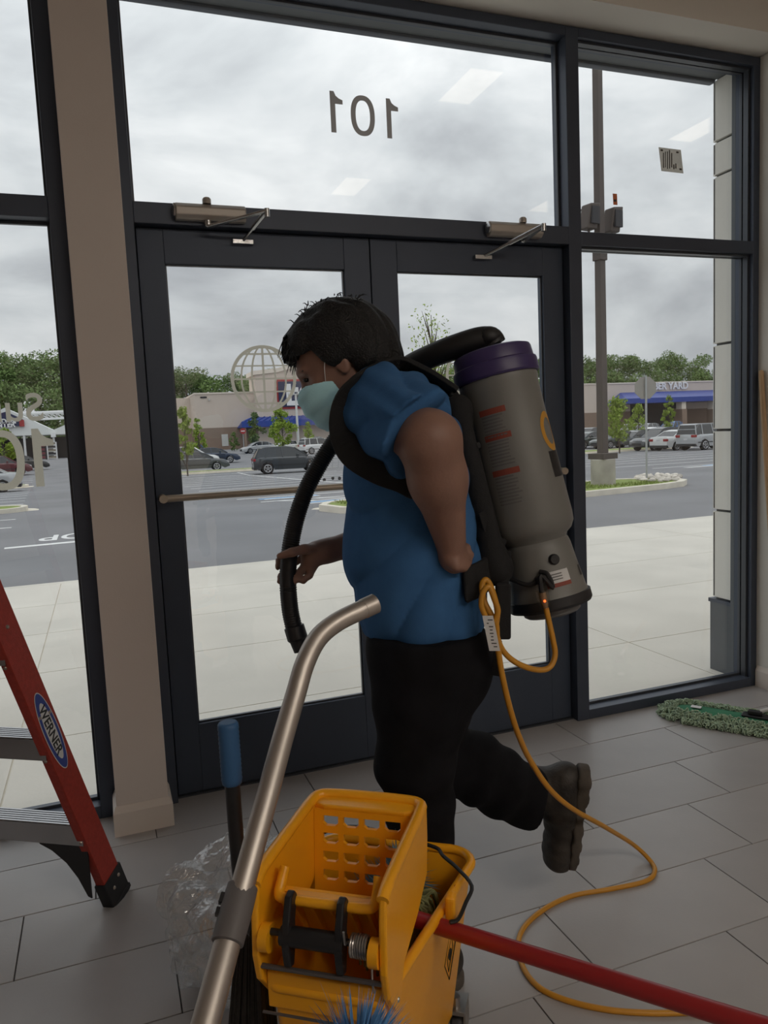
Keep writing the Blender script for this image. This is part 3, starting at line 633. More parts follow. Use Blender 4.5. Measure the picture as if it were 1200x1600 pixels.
# lever with blue grip on the left
lev = MB().tube(spline([(-.055, .04, .82), (-.052, .036, .70), (-.046, .03, .61), (-.034, .022, .565), (-.02, .005, .55), (-.004, ay, az)], 5), [.0135]*26, 12).build('lever', m_blkp, bk, smooth=True)
prf = [(.012, 0), (.0175, .004)]
for i in range(24): prf.append((.0178+(.0012 if i % 2 else 0), .008+i*.0042))
prf += [(.0185, .112), (.016, .116), (.011, .116)]
gp0 = np.array([-.055, .04, .785]); gp1 = np.array([-.0565, .042, .9])
MB().lathe(prf, gp0, gp1-gp0, 20).build('grip', m_bgrip, bk, smooth=True, angle=60)
# caution print on the right side of the tub
sx0 = .115+.170; e1 = np.array([.022, .35, 0]); e1 /= np.linalg.norm(e1); e2 = np.array([.115, 0, 1.]); e2 /= np.linalg.norm(e2)
oc = np.array([.262, .33, .27])
def side_pt(y, z):   # right tub wall
    hw = np.interp(z, [q[5] for q in LV], [np.interp(y, [q[2]+q[4], q[3]-q[4]], [q[0], q[1]]) for q in LV]); return np.array([.115+hw+.0016, y, z])
def poly_on_side(pts, w, nm, m, closed=True):
    mb = MB(); P = [side_pt(a, b) for a, b in pts]; n = len(P)
    for i in range(n if closed else n-1): mb.tube([P[i], P[(i+1) % n]], w, 5)
    return mb.build(nm, m, tub)
poly_on_side([(.335, .36), (.375, .30), (.355, .225), (.315, .285)], .0016, 'caution_diamond', m_print)
poly_on_side([(.345, .335), (.36, .30), (.345, .25), (.33, .29)], .0012, 'caution_diamond', m_print)
poly_on_side([(.343, .305), (.35, .295), (.345, .28), (.338, .29)], .003, 'caution_figure', m_print)
for yy, tx_, mm in ((.325, 'CAUTION', m_print), (.352, 'CUIDADO', m_printr)):
    a = side_pt(yy, .375); tz = side_pt(yy, .425)-a; tz /= np.linalg.norm(tz); ty = -(side_pt(yy+.02, .38)-side_pt(yy, .38)); ty /= np.linalg.norm(ty)
    textobj('lettering', tx_, .016, mm, tub, frame(a, tz, ty, np.cross(tz, ty)), .0004)
# ------------------------------------------------------------------ string mop
m_rhand = mat('red_painted_handle', (.30, .018, .02), .3, 0, .08, 12, 0, 60, .5); m_yarn = mat('olive_yarn', (.20, .21, .09), .9, 0, .35, 60); 
A = dep(640, 1433, 1.55); Bp = dep(1150, 1592, 1.18); dm = (Bp-A)/np.linalg.norm(Bp-A)
mop = empty('string_mop', tuple(A-dm*.05), 0, 'string mop with long red handle resting in the yellow bucket', 'mop')
o_ = np.array(A-dm*.05)
MB().tube([A-dm*.04-o_, Bp+dm*.75-o_], .0165, 16).build('handle', m_rhand, mop, smooth=True)
rnd = random.Random(5); mb = MB()
def bworld(x, y, z): return np.array([BO[0], BO[1], 0])+BW*x+BL*y+np.array([0, 0, z])
hd = bworld(.165, .33, .375)
for i in range(170):
    a = rnd.uniform(0, 2*pi); r1 = rnd.uniform(.02, .10); c0 = hd+BW*rnd.uniform(-.03, .04)+BL*rnd.uniform(-.02, .03)+ZZ*rnd.uniform(.0, .05)
    p = [c0, c0+BW*r1*.5*cos(a)+BL*r1*.5*sin(a)+ZZ*rnd.uniform(-.01, .03), c0+BW*r1*cos(a)+BL*r1*.9*sin(a)-ZZ*rnd.uniform(.0, .05), c0+BW*r1*1.1*cos(a)+BL*r1*.95*sin(a)-ZZ*rnd.uniform(.06, .16)]
    q = [bloc(t) for t in p]; q = [bworld(min(max(t[0], -.0), .235), min(max(t[1], .30), .44), t[2]) for t in q]
    mb.tube([t-o_ for t in spline(q, 3)], .0032, 5)
mb.build('yarn', m_yarn, mop, kind='stuff')
MB().lathe([(.02, 0), (.028, .03), (.02, .06)], A-dm*.05-o_, -dm, 12).build('mop_clamp', m_blkp, mop, smooth=True)
# ------------------------------------------------------------------ fluffy dusters
m_bfl = mat('blue_microfibre', (.10, .26, .52), .95, 0, .25, 40); m_bfl2 = mat('pale_blue_microfibre', (.25, .42, .55), .95, 0, .3, 40)
def fluff(name, parent, c, ax, L_, R_, n, m, seed, ln=.045, w=.006):
    rnd = random.Random(seed); mb = MB(); c = np.array(c); ax = np.array(ax, float); ax /= np.linalg.norm(ax); u = np.cross(ax, [0, 1, .3]); u /= np.linalg.norm(u); q = np.cross(ax, u)
    for i in range(n):
        h = rnd.random(); a = rnd.uniform(0, 2*pi); d = u*cos(a)+q*sin(a); el = rnd.uniform(-.2, .9) if h > .7 else rnd.uniform(-.3, .4)
        d2 = d*cos(el)+ax*sin(el); b = c+ax*L_*h+d*R_*.3; k = rnd.uniform(.6, 1.15); t = np.cross(d2, [rnd.random(), rnd.random(), rnd.random()]); t /= np.linalg.norm(t)+1e-9
        e = b+d2*(R_*.7+ln*k); s = b+d2*R_*.5; bend = np.array([rnd.uniform(-.01, .01), rnd.uniform(-.01, .01), rnd.uniform(-.012, .012)])
        mb.add([b-t*w, b+t*w, s+t*w*.9+bend, s-t*w*.9+bend, e+bend*2], [(0, 1, 2, 3), (3, 2, 4)])
    return mb.build(name, m, parent, recalc=False, kind='stuff')
dt = dep(556, 1640, 1.10); du = empty('fluffy_duster', (dt[0], dt[1], 0), 0, 'bright blue fluffy duster at the bottom in front of the bucket', 'duster')
fluff('fluff', du, (0, 0, dt[2]-.13), (0, 0, 1), .12, .05, 4200, m_bfl, 2, .038, .0022)
MB().tube([(0, 0, 0), (0, 0, dt[2]-.02)], .011, 10).build('stick', m_blkp, du, smooth=True)
d2c = bworld(.095, .375, .36); du2 = empty('fluffy_duster', tuple(d2c), 0, 'pale blue fluffy duster head inside the bucket behind the wringer', 'duster')
fluff('fluff', du2, (0, 0, -.02), (.5, .1, .4), .10, .04, 1500, m_bfl2, 7, .04, .004); MB().tube([(-.02, -.01, -.06), (.03, .015, .05)], .009, 8).build('core', m_blkp, du2)
# ------------------------------------------------------------------ aluminium wand
m_wand = mat('brushed_aluminium', (.50, .46, .42), .45, .9, .05, 8, .02, 200); m_coll = mat('grey_collar', (.13, .12, .12), .5)
wp = [dep(586, 943, 1.52), dep(560, 955, 1.50), dep(525, 973, 1.48), dep(497, 997, 1.455), dep(477, 1035, 1.425), dep(462, 1085, 1.395), dep(443, 1150, 1.35), dep(420, 1235, 1.29), dep(390, 1345, 1.22), dep(367, 1430, 1.17)]
wl = dep(321, 1600, 1.06); wdv = (wl-wp[-1]); wdv = wdv/np.linalg.norm(wdv); wend = wp[-1]+wdv*((wp[-1][2]-.03)/-wdv[2])
wand = empty('vacuum_wand', (wend[0], wend[1], 0), 0, 'bent aluminium vacuum wand with grey collar standing before the ladder side', 'wand'); wo_ = np.array([wend[0], wend[1], 0])
S = spline([p-wo_ for p in wp], 5)
wu = MB().tube(S, .0192, 18, cap=False).build('upper_tube', m_wand, wand, smooth=True)
dd0 = (wp[0]-wp[1])/np.linalg.norm(wp[0]-wp[1]); MB().lathe([(.0185, -.03), (.0203, -.028), (.0203, .0), (.0175, .002), (.0165, -.02), (.0, -.021)], wp[0]-wo_, dd0, 18).build('tube_end', m_wand, wu, smooth=True)
MB().tube([wp[-1]-wo_, wend-wo_], .0205, 18).build('lower_tube', m_wand, wand, smooth=True)
cc = wp[-1]-wo_; ccl = MB().lathe([(.0195, -.045), (.0245, -.043), (.0255, .0), (.0245, .040), (.021, .042)], cc, wdv, 18).build('collar', m_coll, wand, smooth=True)
sdv = np.cross(wdv, CF); sdv /= np.linalg.norm(sdv); sdv = sdv if sdv@CR < 0 else -sdv
MB().obox(cc+sdv*.026-wdv*.02, sdv*.004, wdv*.008, np.cross(sdv, wdv)*.006).obox(cc+sdv*.026+wdv*.0, sdv*.004, wdv*.006, np.cross(sdv, wdv)*.006).build('clamp_screw', m_blkp, ccl, bevel=.001)
MB().obox(cc-CF*.0245-wdv*.012, sdv*.006, wdv*.005, CF*.002).build('lock_button', m_blkp, ccl)
MB().box(-.13, .13, -.05, .05, 0.0, .045).build('floor_tool', m_blkp, wand, bevel=.012)
# ------------------------------------------------------------------ dark broom, plastic bag
m_bris = mat('dark_bristle', (.022, .018, .016), .8, 0, .4, 90)
bt = bworld(-.098, .10, 0); br = empty('broom', tuple(bt), 0, 'dark bristled broom head standing between the metal wand and the bucket', 'broom')
rnd = random.Random(11); mb = MB()
for i in range(420):
    a = rnd.uniform(-1, 1); b = rnd.uniform(-1, 1); p = np.array([0, 0, .47+rnd.uniform(-.02, .02)])+BW*(a*.022+.03)+BL*b*.016; q = BW*(a*.046)+BL*b*.045+ZZ*.003*rnd.random()
    mb.tube([p, (p+q)/2+BW*a*.006+ZZ*.01, q], .0022, 4)
mb.build('bristles', m_bris, br, kind='stuff')
MB().obox(ZZ*.47+BW*.03, BW*.026, BL*.016, ZZ*.02).build('cap', m_blkp, br, bevel=.006)
m_bag = bpy.data.materials.new('clear_plastic_film'); m_bag.use_nodes = True; t = m_bag.node_tree; t.nodes.clear()
tr = N(t, 'ShaderNodeBsdfTransparent'); tr.inputs[0].default_value = (.92, .92, .92, 1); gl = N(t, 'ShaderNodeBsdfGlossy'); gl.inputs['Roughness'].default_value = .15; gl.inputs[0].default_value = (.9, .9, .9, 1)
tl = N(t, 'ShaderNodeBsdfTranslucent'); tl.inputs[0].default_value = (.75, .76, .76, 1); df_ = N(t, 'ShaderNodeBsdfDiffuse'); df_.inputs[0].default_value = (.7, .7, .7, 1)
tcn = N(t, 'ShaderNodeTexCoord'); nz = N(t, 'ShaderNodeTexNoise', Scale=13.0, Detail=3.0, Distortion=2.5); bp = N(t, 'ShaderNodeBump', Strength=.6, Distance=.02)
ad = N(t, 'ShaderNodeMixShader', Fac=.5); m1 = N(t, 'ShaderNodeMixShader', Fac=.45); m2 = N(t, 'ShaderNodeMixShader', Fac=.42); oo = N(t, 'ShaderNodeOutputMaterial')
t.links.new(tcn.outputs['Object'], nz.inputs['Vector']); t.links.new(nz.outputs['Fac'], bp.inputs['Height'])
for s_ in (gl, tl, df_): t.links.new(bp.outputs[0], s_.inputs['Normal'])
t.links.new(tl.outputs[0], ad.inputs[1]); t.links.new(df_.outputs[0], ad.inputs[2]); t.links.new(ad.outputs[0], m1.inputs[1]); t.links.new(gl.outputs[0], m1.inputs[2])
t.links.new(tr.outputs[0], m2.inputs[1]); t.links.new(m1.outputs[0], m2.inputs[2]); t.links.new(m2.outputs[0], oo.inputs[0])
from mathutils import noise as mnoise
bc = np.array([.085, -1.16, .17]); rx, ry, rz_ = .215, .17, .195
mb = MB(); mb.sphere((0, 0, 0), 1.0, 90, 56); vv = []
for x, y, z in mb.v:
    d = Vector((x, y, z)); k = 1+.30*mnoise.noise(d*1.6+Vector((3, 1, 0)))+.30*abs(mnoise.noise(d*2.6))+.12*abs(mnoise.noise(d*5.5))+.03*abs(mnoise.noise(d*12.0))-.12
    p = np.array([x*rx*k*(1-.18*z), y*ry*k, z*rz_*k]); p[2] = max(p[2], -.168); vv.append(tuple(p))
mb.v = vv; mb.build('plastic_bag', m_bag, None, smooth=True, angle=35, label='crumpled clear plastic bag on the floor behind the wand', cat='bag').location = tuple(bc)
# ------------------------------------------------------------------ green dust mop
m_green = mat('green_fabric', (.03, .17, .085), .85, 0, .15, 12, .2, 40); m_fr = mat('green_fringe_yarn', (.36, .46, .33), .95, 0, .45, 45); m_wood = mat('pale_wood', (.45, .29, .16), .5, 0, .2, 3, .05, 60, .4, stretch=(20, 20, 1.5))
ma = atan2(-.82, .57); dmop = empty('dust_mop', (2.335, -.245, 0), ma, 'green dust mop with curly fringe lying by the right window sill', 'dust mop')
Lm, Wm = .62, .075
def capsule(hw, x0, x1, n=8): return [(x1+hw*cos(a), hw*sin(a)) for a in np.linspace(-pi/2, pi/2, n)]+[(x0+hw*cos(a), hw*sin(a)) for a in np.linspace(pi/2, 3*pi/2, n)]
P = capsule(Wm, 0, Lm, 10); v = [(x, y, .006) for x, y in P]+[(x, y*.98, .024) for x, y in P]+[(.04+x*.88, y*.45, .040+.004*sin(x*40)) for x, y in P]; n = len(P)
MB().add(v, [(i, (i+1) % n, n+(i+1) % n, n+i) for i in range(n)]+[(n+i, n+(i+1) % n, 2*n+(i+1) % n, 2*n+i) for i in range(n)]+[tuple(2*n+i for i in range(n)), tuple(range(n))[::-1]]).build('pad', m_green, dmop, smooth=True)
rnd = random.Random(4); mb = MB(); PP = [q_ for a_, b_ in (lambda C_: zip(C_, C_[1:]+C_[:1]))([np.array([x, y, 0.]) for x, y in capsule(Wm+.004, 0, Lm, 14)]) for q_ in [a_+(b_-a_)*k_/max(1, int(np.linalg.norm(b_-a_)/.004)) for k_ in range(max(1, int(np.linalg.norm(b_-a_)/.004)))]]
for i in range(2600):
    p = PP[rnd.randrange(len(PP))]; x0 = max(0, min(Lm, p[0])); d = np.array([p[0]-x0, p[1], 0]); d /= np.linalg.norm(d)+1e-9; tt = np.array([-d[1], d[0], 0])
    b = np.array(p)+d*rnd.uniform(-.03, .058); zc = rnd.uniform(.008, .044)*(1-.3*max(0, (b-np.array(p))@d/.03)); r_ = rnd.uniform(.006, .010); a0 = rnd.uniform(0, 6.28); e = d*cos(a0)+tt*sin(a0)
    mb.tube([b+e*r_*1.2*cos(a)*1.0+np.array([0, 0, max(.003, zc+r_*sin(a))])+tt*.003*sin(a*1.7) for a in np.linspace(0, 5.2, 7)], .0027, 4, cap=False)
mb.build('fringe', m_fr, dmop, smooth=True, angle=180, kind='stuff', recalc=False)
MB().box(.235, .375, -.028, .028, .043, .052).build('plate', m_blkp, dmop, bevel=.006)
MB().obox((.29, 0, .062), (.03, 0, 0), (0, .014, 0), (0, 0, .009)).build('swivel', m_blkp, dmop, bevel=.004)
MB().tube([(.31, .008, .068), (.36, .03, .085), (.372, .036, .09)], .009, 10).build('steel_socket', m_lwhite, dmop, smooth=True)
MB().tube([(.36, .03, .085), (.62, .17, .19)], .012, 12).build('handle', m_wood, dmop, smooth=True)
box('care_label', m_lwhite, dmop, .015, .06, -.018, .012, .045, .047)
st = empty('wooden_handle', (2.895, -.262, 0), 0, 'pale wooden broomstick leaning against the right pilaster', 'broomstick')
MB().tube([(0, 0, 0), (.015, .145, 1.60), (.015, .1465, 1.614), (.015, .147, 1.62)], [.0125, .0125, .0115, .006], 14).build('shaft', m_wood, st, smooth=True)
# ------------------------------------------------------------------ person
m_skin = mat('skin', (.26, .145, .108), .5, 0, .08, 20, .08, 120, .4, sub=.08); m_shirt = mat('blue_cotton', (.048, .135, .30), .9, 0, .08, 25, .12, 300, .1)
m_trou = mat('black_trousers', (.010, .010, .012), .9, 0, .2, 20, .15, 250, .1); m_hair = mat('black_hair', (.007, .007, .008), .5, 0, .3, 120, .5, 220, .4)
m_mask = mat('light_blue_mask', (.50, .86, .96), .85, 0, .05, 20, .1, 200); m_maskw = mat('white_mask_edge', (.7, .7, .7), .8); m_boot = mat('dark_work_boot', (.026, .021, .017), .6, 0, .8, 14, .3, 60); m_sole = mat('worn_boot_sole', (.075, .062, .05), .8, 0, .5, 14, .3, 40)
m_eye = mat('dark_eye', (.01, .008, .007), .2)
fw = -np.array([cos(YAW), -sin(YAW), 0]); nr = -np.array([sin(YAW), cos(YAW), 0]); up = ZZ
BX = np.array([fw, nr, up])
PS = 1.10
def D_(x, y, t): return dep(x, y, t*PS)
_rc, _el, _ch = rcone, ell, chain
def rcone(p, a, b, r1, r2): return _rc(p, a, b, r1*PS, r2*PS)
def ell(p, c, rad, X=None): return _el(p, c, np.array(rad)*PS, X)
def chain(p, pts, rs, k=.01):
    d = None
    for i in range(len(pts)-1):
        e = rcone(p, pts[i], pts[i+1], rs[i], rs[i+1]); d = e if d is None else smin(d, e, k)
    return d
pel = D_(668, 1012, 1.80)
RF = onz(660, 1480, .0)
knR = D_(648, 1195, 1.71); anR = onz(664, 1478, .10)
per = empty('person', (anR[0], anR[1], 0), 0, 'person in blue t-shirt and mask walking left with a backpack vacuum', 'person')
PO = np.array([anR[0], anR[1], 0.])
def loc_(P): return np.array(P)-PO
def sd(name, fn, pts, h, m, pad=.2, parent=None, **k):
    P = np.array(pts)-PO; lo = P.min(0)-pad; hi = P.max(0)+pad
    return sdf_obj(name, lambda q: fn(q+PO), lo, hi, h, m, parent if parent is not None else per, **k)
# joints
hc = D_(530, 565, 1.77); ph = radians(28); fd = fw*cos(ph)-up*sin(ph); uh = up*cos(ph)+fw*sin(ph); HX = np.array([fd, nr, uh])
def hp(a, b, c): return hc+(fd*a+nr*b+uh*c)*PS
neckb = D_(604, 640, 1.79)
shR = D_(600, 648, 1.63); elR = D_(672, 690, 1.49); wrR = D_(703, 842, 1.60); haR = D_(712, 868, 1.63)
shL = D_(602, 650, 1.97); elL = D_(625, 832, 2.03); wrL = D_(510, 861, 1.965); haL = D_(484, 870, 1.955)
kR, kL = knR, D_(655, 1188, 1.88); hR = D_(668, 1010, 1.715); hL = D_(672, 1010, 1.885); anL = D_(846, 1256, 1.98)
def torso(p, g=0.):
    d = ell(p, D_(646, 868, 1.80), (.158+g, .19+g, .17+g), BX)
    d = smin(d, ell(p, D_(636, 745, 1.80), (.140+g, .20+g, .17+g), BX), .09)
    d = smin(d, ell(p, D_(622, 655, 1.80), (.115+g, .205+g, .095+g), BX), .09)
    d = smin(d, ell(p, D_(664, 955, 1.80), (.140+g, .185+g, .12+g), BX), .08)
    return d
FR = [([D_(478, 856, 1.975), D_(452, 862, 2.0), D_(436, 876, 1.972), D_(434, 887, 1.955)], (.010, .0095, .0088, .0078)),
      ([D_(477, 869, 1.985), D_(453, 884, 2.005), D_(439, 900, 1.975), D_(437, 909, 1.958)], (.0105, .0095, .0088, .0078)),
      ([D_(478, 880, 1.965), D_(470, 893, 1.945), D_(461, 903, 1.925), D_(456, 914, 1.925)], (.011, .0105, .010, .009)),
      ([D_(489, 888, 1.955), D_(484, 899, 1.935), D_(474, 907, 1.925), D_(469, 906, 1.93)], (.010, .009, .0085, .008)),
      ([D_(494, 858, 1.945), D_(476, 858, 1.915), D_(456, 863, 1.888), D_(437, 869, 1.888)], (.0135, .013, .0115, .009))]
FRR = [([D_(718+dx, 863+dy, 1.615), D_(731+dx, 862+dy, 1.64), D_(730+dx, 864+dy, 1.675), D_(718+dx, 868+dy, 1.685)], (.0115, .0105, .0095, .0085)) for dx, dy in ((-3, -6), (2, 5), (-1, 16), (-8, 25))]
FRR.append(([D_(700, 870, 1.60), D_(712, 884, 1.59), D_(724, 886, 1.605), D_(731, 880, 1.62)], (.014, .012, .011, .009)))
def head(p):
    d = ell(p, hp(-.004, 0, .018), (.096, .076, .092), HX)
    d = smin(d, ell(p, hp(.03, 0, -.055), (.060, .058, .062), HX), .05)
    d = smin(d, ell(p, hp(.052, 0, -.092), (.030, .034, .026), HX), .04)           # chin
    d = smin(d, rcone(p, hp(.088, 0, .0), hp(.113, 0, -.036), .010, .014), .02)       # nose
    d = smin(d, ell(p, hp(.082, 0, .022), (.018, .05, .012), HX), .02)               # brow
    for s in (-1, 1):
        d = smin(d, ell(p, hp(.062, s*.045, -.028), (.026, .02, .02), HX), .02)      # cheek
        d = smax(d, -ell(p, hp(.096, s*.031, .002), (.014, .016, .009), HX), .012)   # eye socket
        e = ell(p, hp(-.004, s*.078, -.014), (.016, .008, .027), HX); e = smax(e, -ell(p, hp(.002, s*.089, -.012), (.011, .008, .02), HX), .006); d = smin(d, e, .008)
    return d
def bodyf(p):
    d = head(p)
    d = smin(d, rcone(p, hp(-.03, 0, -.075), neckb, .056, .068), .04)
    d = smin(d, torso(p, -.03), .05)
    d = smin(d, chain(p, [shR, elR], [.060, .056], .02), .05)
    d = smin(d, chain(p, [elR, elR*.62+wrR*.38, wrR], [.063, .056, .034], .03), .02)
    d = smin(d, ell(p, D_(706, 868, 1.62), (.03, .034, .036), BX), .02)
    h = None
    for P, r in FRR: e = chain(p, P, r, .004); h = e if h is None else np.minimum(h, e)
    d = smin(d, h, .010)
    d = smin(d, chain(p, [shL, elL], [.064, .05], .02), .05); d = smin(d, chain(p, [elL, elL*.6+wrL*.4, wrL], [.048, .044, .029], .02), .02)
    pal = rcone(p, wrL, D_(486, 869, 1.96), .029, .027); pal = smin(pal, rcone(p, D_(492, 860, 1.955), D_(484, 884, 1.955), .021, .017), .02); d = smin(d, pal, .02)
    for P, r in FR: d = smin(d, chain(p, P, r, .006), .007)
    for a, b, c in ((hR, kR, anR), (hL, kL, kL*.2+anL*.8)): d = smin(d, chain(p, [a, b, c], [.085, .055, .035], .03), .05)
    return d
allp = [hc+uh*.1, hc+fd*.1, shR, elR, wrR, haR, shL, elL, D_(434, 880, 1.95), knR, anR, kL, anL, D_(470, 915, 1.92), D_(735, 870, 1.65), D_(640, 868, 1.58), D_(780, 868, 1.9)]
sd('body', bodyf, allp, .005, m_skin, .12, smooth_it=2)
for s in (-1, 1): MB().sphere(loc_(hp(.0865, s*.033, -.001)), (.0085, .0085, .0055), 12, 8).build('eye', m_eye, per, smooth=True)
def brow_pts(s): return [loc_(hp(.094-.016*abs(a-.2), s*(.014+.038*a), .0165+.004*sin(a*2.6))) for a in np.linspace(0, 1, 6)]
for s in (-1, 1): MB().tube(brow_pts(s), [.002, .0035, .0035, .003, .0025, .0015], 6).build('eyebrow', m_hair, per, smooth=True)
# shirt
ax_s = (elR-shR)/np.linalg.norm(elR-shR); sl_end = D_(662, 682, 1.52)
axl = (elL-shL)/np.linalg.norm(elL-shL)
def wr(p, a, b, c): return np.sin(p@np.array(a)*b+c+1.3*np.sin(p@np.array([a[1], a[2], a[0]])*b*.31))
def ridge(p, a, b, c): return 1.2-2*np.abs(wr(p, a, b*.5, c))**.7
fold_d = (nr*.2+fw*.85+up*.5); fold_d2 = fw*.55+up*.75+nr*.3
def shirtf(p):
    d = torso(p, .004)
    d = smin(d, ell(p, D_(612, 640, 1.80), (.09, .18, .075), BX), .06)
    sr = rcone(p, D_(592, 642, 1.69), D_(668, 684, 1.49), .098, .088); cutn = ax_s*.75+CR*.5-CU*.45; cutn = cutn/np.linalg.norm(cutn); sr = sr+.003*np.sin((p-shR)@(CU*.7+CR*.7)*110); sr = smax(sr, (p-D_(640, 668, 1.50))@cutn, .006); d = smin(d, sr, .035)
    sl = rcone(p, D_(600, 645, 1.92), shL+axl*.17, .095, .075); sl = smax(sl, (p-shL)@axl-.17, .008); d = smin(d, sl, .05)
    pz = p[:, 2]; hem = D_(660, 984, 1.80)[2]
    tuck = np.clip((hem+.24-pz)/.22, 0, 1)
    d = d+.0085*ridge(p, fold_d, 60, 0.)*(.35+.65*np.clip((1.40-pz)/.35, 0, 1))+.008*ridge(p, fold_d2, 85, 1.)*np.clip((pz-1.18)/.15, 0, 1)+.0015*wr(p, nr+fw*.3, 130, 2.)*tuck
    d = smax(d, (hem+.006*np.sin(p@fw*30))-pz, .006)
    nk = (p-neckb)@(uh*.8+up*.2)-.022; return smax(d, np.where(np.linalg.norm(p-neckb, axis=1) < .13, nk, -1), .01)
sd('t_shirt', shirtf, [D_(535, 850, 1.8), D_(760, 850, 1.8), D_(640, 600, 1.5), D_(640, 600, 2.05), D_(660, 985, 1.8), D_(640, 800, 1.58), D_(640, 800, 2.02), D_(600, 590, 1.8), D_(560, 650, 1.6)], .006, m_shirt, .14, smooth_it=1)
# trousers
def trouf(p):
    d = ell(p, D_(667, 1010, 1.80), (.141, .178, .125), BX)
    d = smin(d, chain(p, [hR, D_(658, 1100, 1.71), kR, D_(655, 1270, 1.745), anR+up*.0], [.125, .105, .083, .075, .066], .03), .05)
    d = smin(d, chain(p, [hL, D_(672, 1095, 1.885), kL], [.122, .105, .088], .03), .05)
    d = smin(d, ell(p, D_(705, 1040, 1.80), (.088, .165, .085), BX), .05)
    d = smin(d, chain(p, [kL, D_(735, 1195, 1.92), D_(790, 1228, 1.95), D_(828, 1250, 1.972)], [.086, .083, .080, .076], .03), .03)
    ank = D_(833, 1252, 1.972); da = (anL-kL)/np.linalg.norm(anL-kL); loc = np.linalg.norm(p-ank, axis=1) < .17
    d = smax(d, np.where(loc, (p-ank)@da-.004, -1), .01)
    d = smax(d, .045-p[:, 2], .01)
    z = p[:, 2]
    d = d+.004*wr(p, up+fw*.25, 48, .5)*np.clip((.62-z)/.15, 0, 1)+.003*wr(p, up*.3+fw, 60, .5)+.004*np.sin((p-kL)@da*70)*np.clip(((p-kL)@da-.1)/.1, 0, 1)
    return smax(d, z-D_(660, 972, 1.80)[2], .01)
sd('trousers', trouf, [D_(570, 985, 1.8), D_(770, 985, 1.8), D_(668, 1010, 1.6), D_(668, 1010, 2.02), anR, kL, anL, D_(840, 1290, 1.98), knR], .0065, m_trou, .07, smooth_it=1)
# boots
def boot(name, an, toe_dir, sole_n, lab=None):
    td = np.array(toe_dir, float); td /= np.linalg.norm(td); sn = np.array(sole_n, float); sn -= td*(sn@td); sn /= np.linalg.norm(sn); wd_ = np.cross(td, sn)
    X = np.array([td, wd_, sn]); an = np.array(an); BS = 1.14; heel = an+sn*.045-td*.045; an0 = an; _g = lambda F: (lambda p: F(an0+(p-an0)/BS)*BS)
    def f(p):
        d = _rc(p, heel-td*.0, an+sn*.045+td*.05, .040, .042); d = smin(d, _rc(p, an+sn*.05+td*.05, an+sn*.058+td*.165, .044, .036), .03)
        d = smin(d, _el(p, an+sn*.052+td*.15, (.062, .049, .037), X), .03); d = smin(d, _rc(p, an-sn*.05-td*.012, an+sn*.03-td*.012, .052, .046), .03)
        d = smax(d, (p-an)@sn-.078, .004); d = smax(d, -((p-an)@sn)-.065, .006)
        return d+.0012*np.sin((p-an)@td*190)*np.clip(((p-an)@td)/.05, 0, 1)
    b = sd(name, _g(f), [an+td*.2, an-td*.1, an+sn*.09, an-sn*.08, an+wd_*.06, an-wd_*.06], .005, m_boot, .06, smooth_it=1)
    def g(p):
        q = (p-an)@X.T; o = np.stack([q[:, 0], q[:, 1]], 1); c = np.clip(o[:, 0], -.045, .155); hw = np.interp(c, [-.045, .03, .11, .155], [.040, .036, .052, .046])
        r = np.hypot(o[:, 0]-c, o[:, 1])-hw; h_ = np.abs(q[:, 2]-.086)-np.where((c < .012), .016, .012)+.0; notch = .0015*np.sign(np.sin(q[:, 0]*150)); return smax(r, h_+notch, .006)
    sd('boot_sole', _g(g), [an+td*.22, an-td*.1, an+sn*.11, an+sn*.06, an+wd_*.06, an-wd_*.06], .005, m_sole, .06, parent=b, smooth_it=1)
    return b
lace = None
bl = boot('boot', D_(852, 1237, 1.985), -up*.98+CR*(-.12)+CF*.1, CR*1.0-up*.08-CF*.1)
br_ = boot('boot', np.array([anR[0], anR[1], .112]), fw, -up)
# hair
def hairf(p):
    q = (p-hc)@HX.T/PS; x, y, z = q[:, 0], q[:, 1], q[:, 2]
    d = ell(p, hp(-.018, 0, .034), (.116, .092, .104), HX); d = smin(d, ell(p, hp(-.07, 0, -.012), (.075, .082, .085), HX), .05)
    d = smin(d, ell(p, hp(.062, 0, .075), (.05, .07, .035), HX), .04); d = smin(d, ell(p, hp(-.085, 0, -.055), (.045, .06, .045), HX), .03)
    d = d+.0018*np.sin(x*90+3*np.sin(y*50))+.003*np.sin(y*190+z*40+x*60)
    face = np.minimum(x-.022-.35*np.clip(z, -.1, .1)-.012*np.sin(y*90), .052-z+.006*np.sin(y*160)+.0)
    face = np.minimum(face, 1.)                       # cut the face opening: forward of the ears and below the fringe
    d = smax(d, face, .01)
    return smax(d, np.minimum(x+.022, -.02-z), .012)       # free the ears
sd('hair', hairf, [hc+fd*.14, hc-fd*.16, hc+uh*.16, hc-uh*.13, hc+nr*.11, hc-nr*.11], .005, m_hair, .02, smooth_it=1)
rnd = random.Random(9); mb = MB()
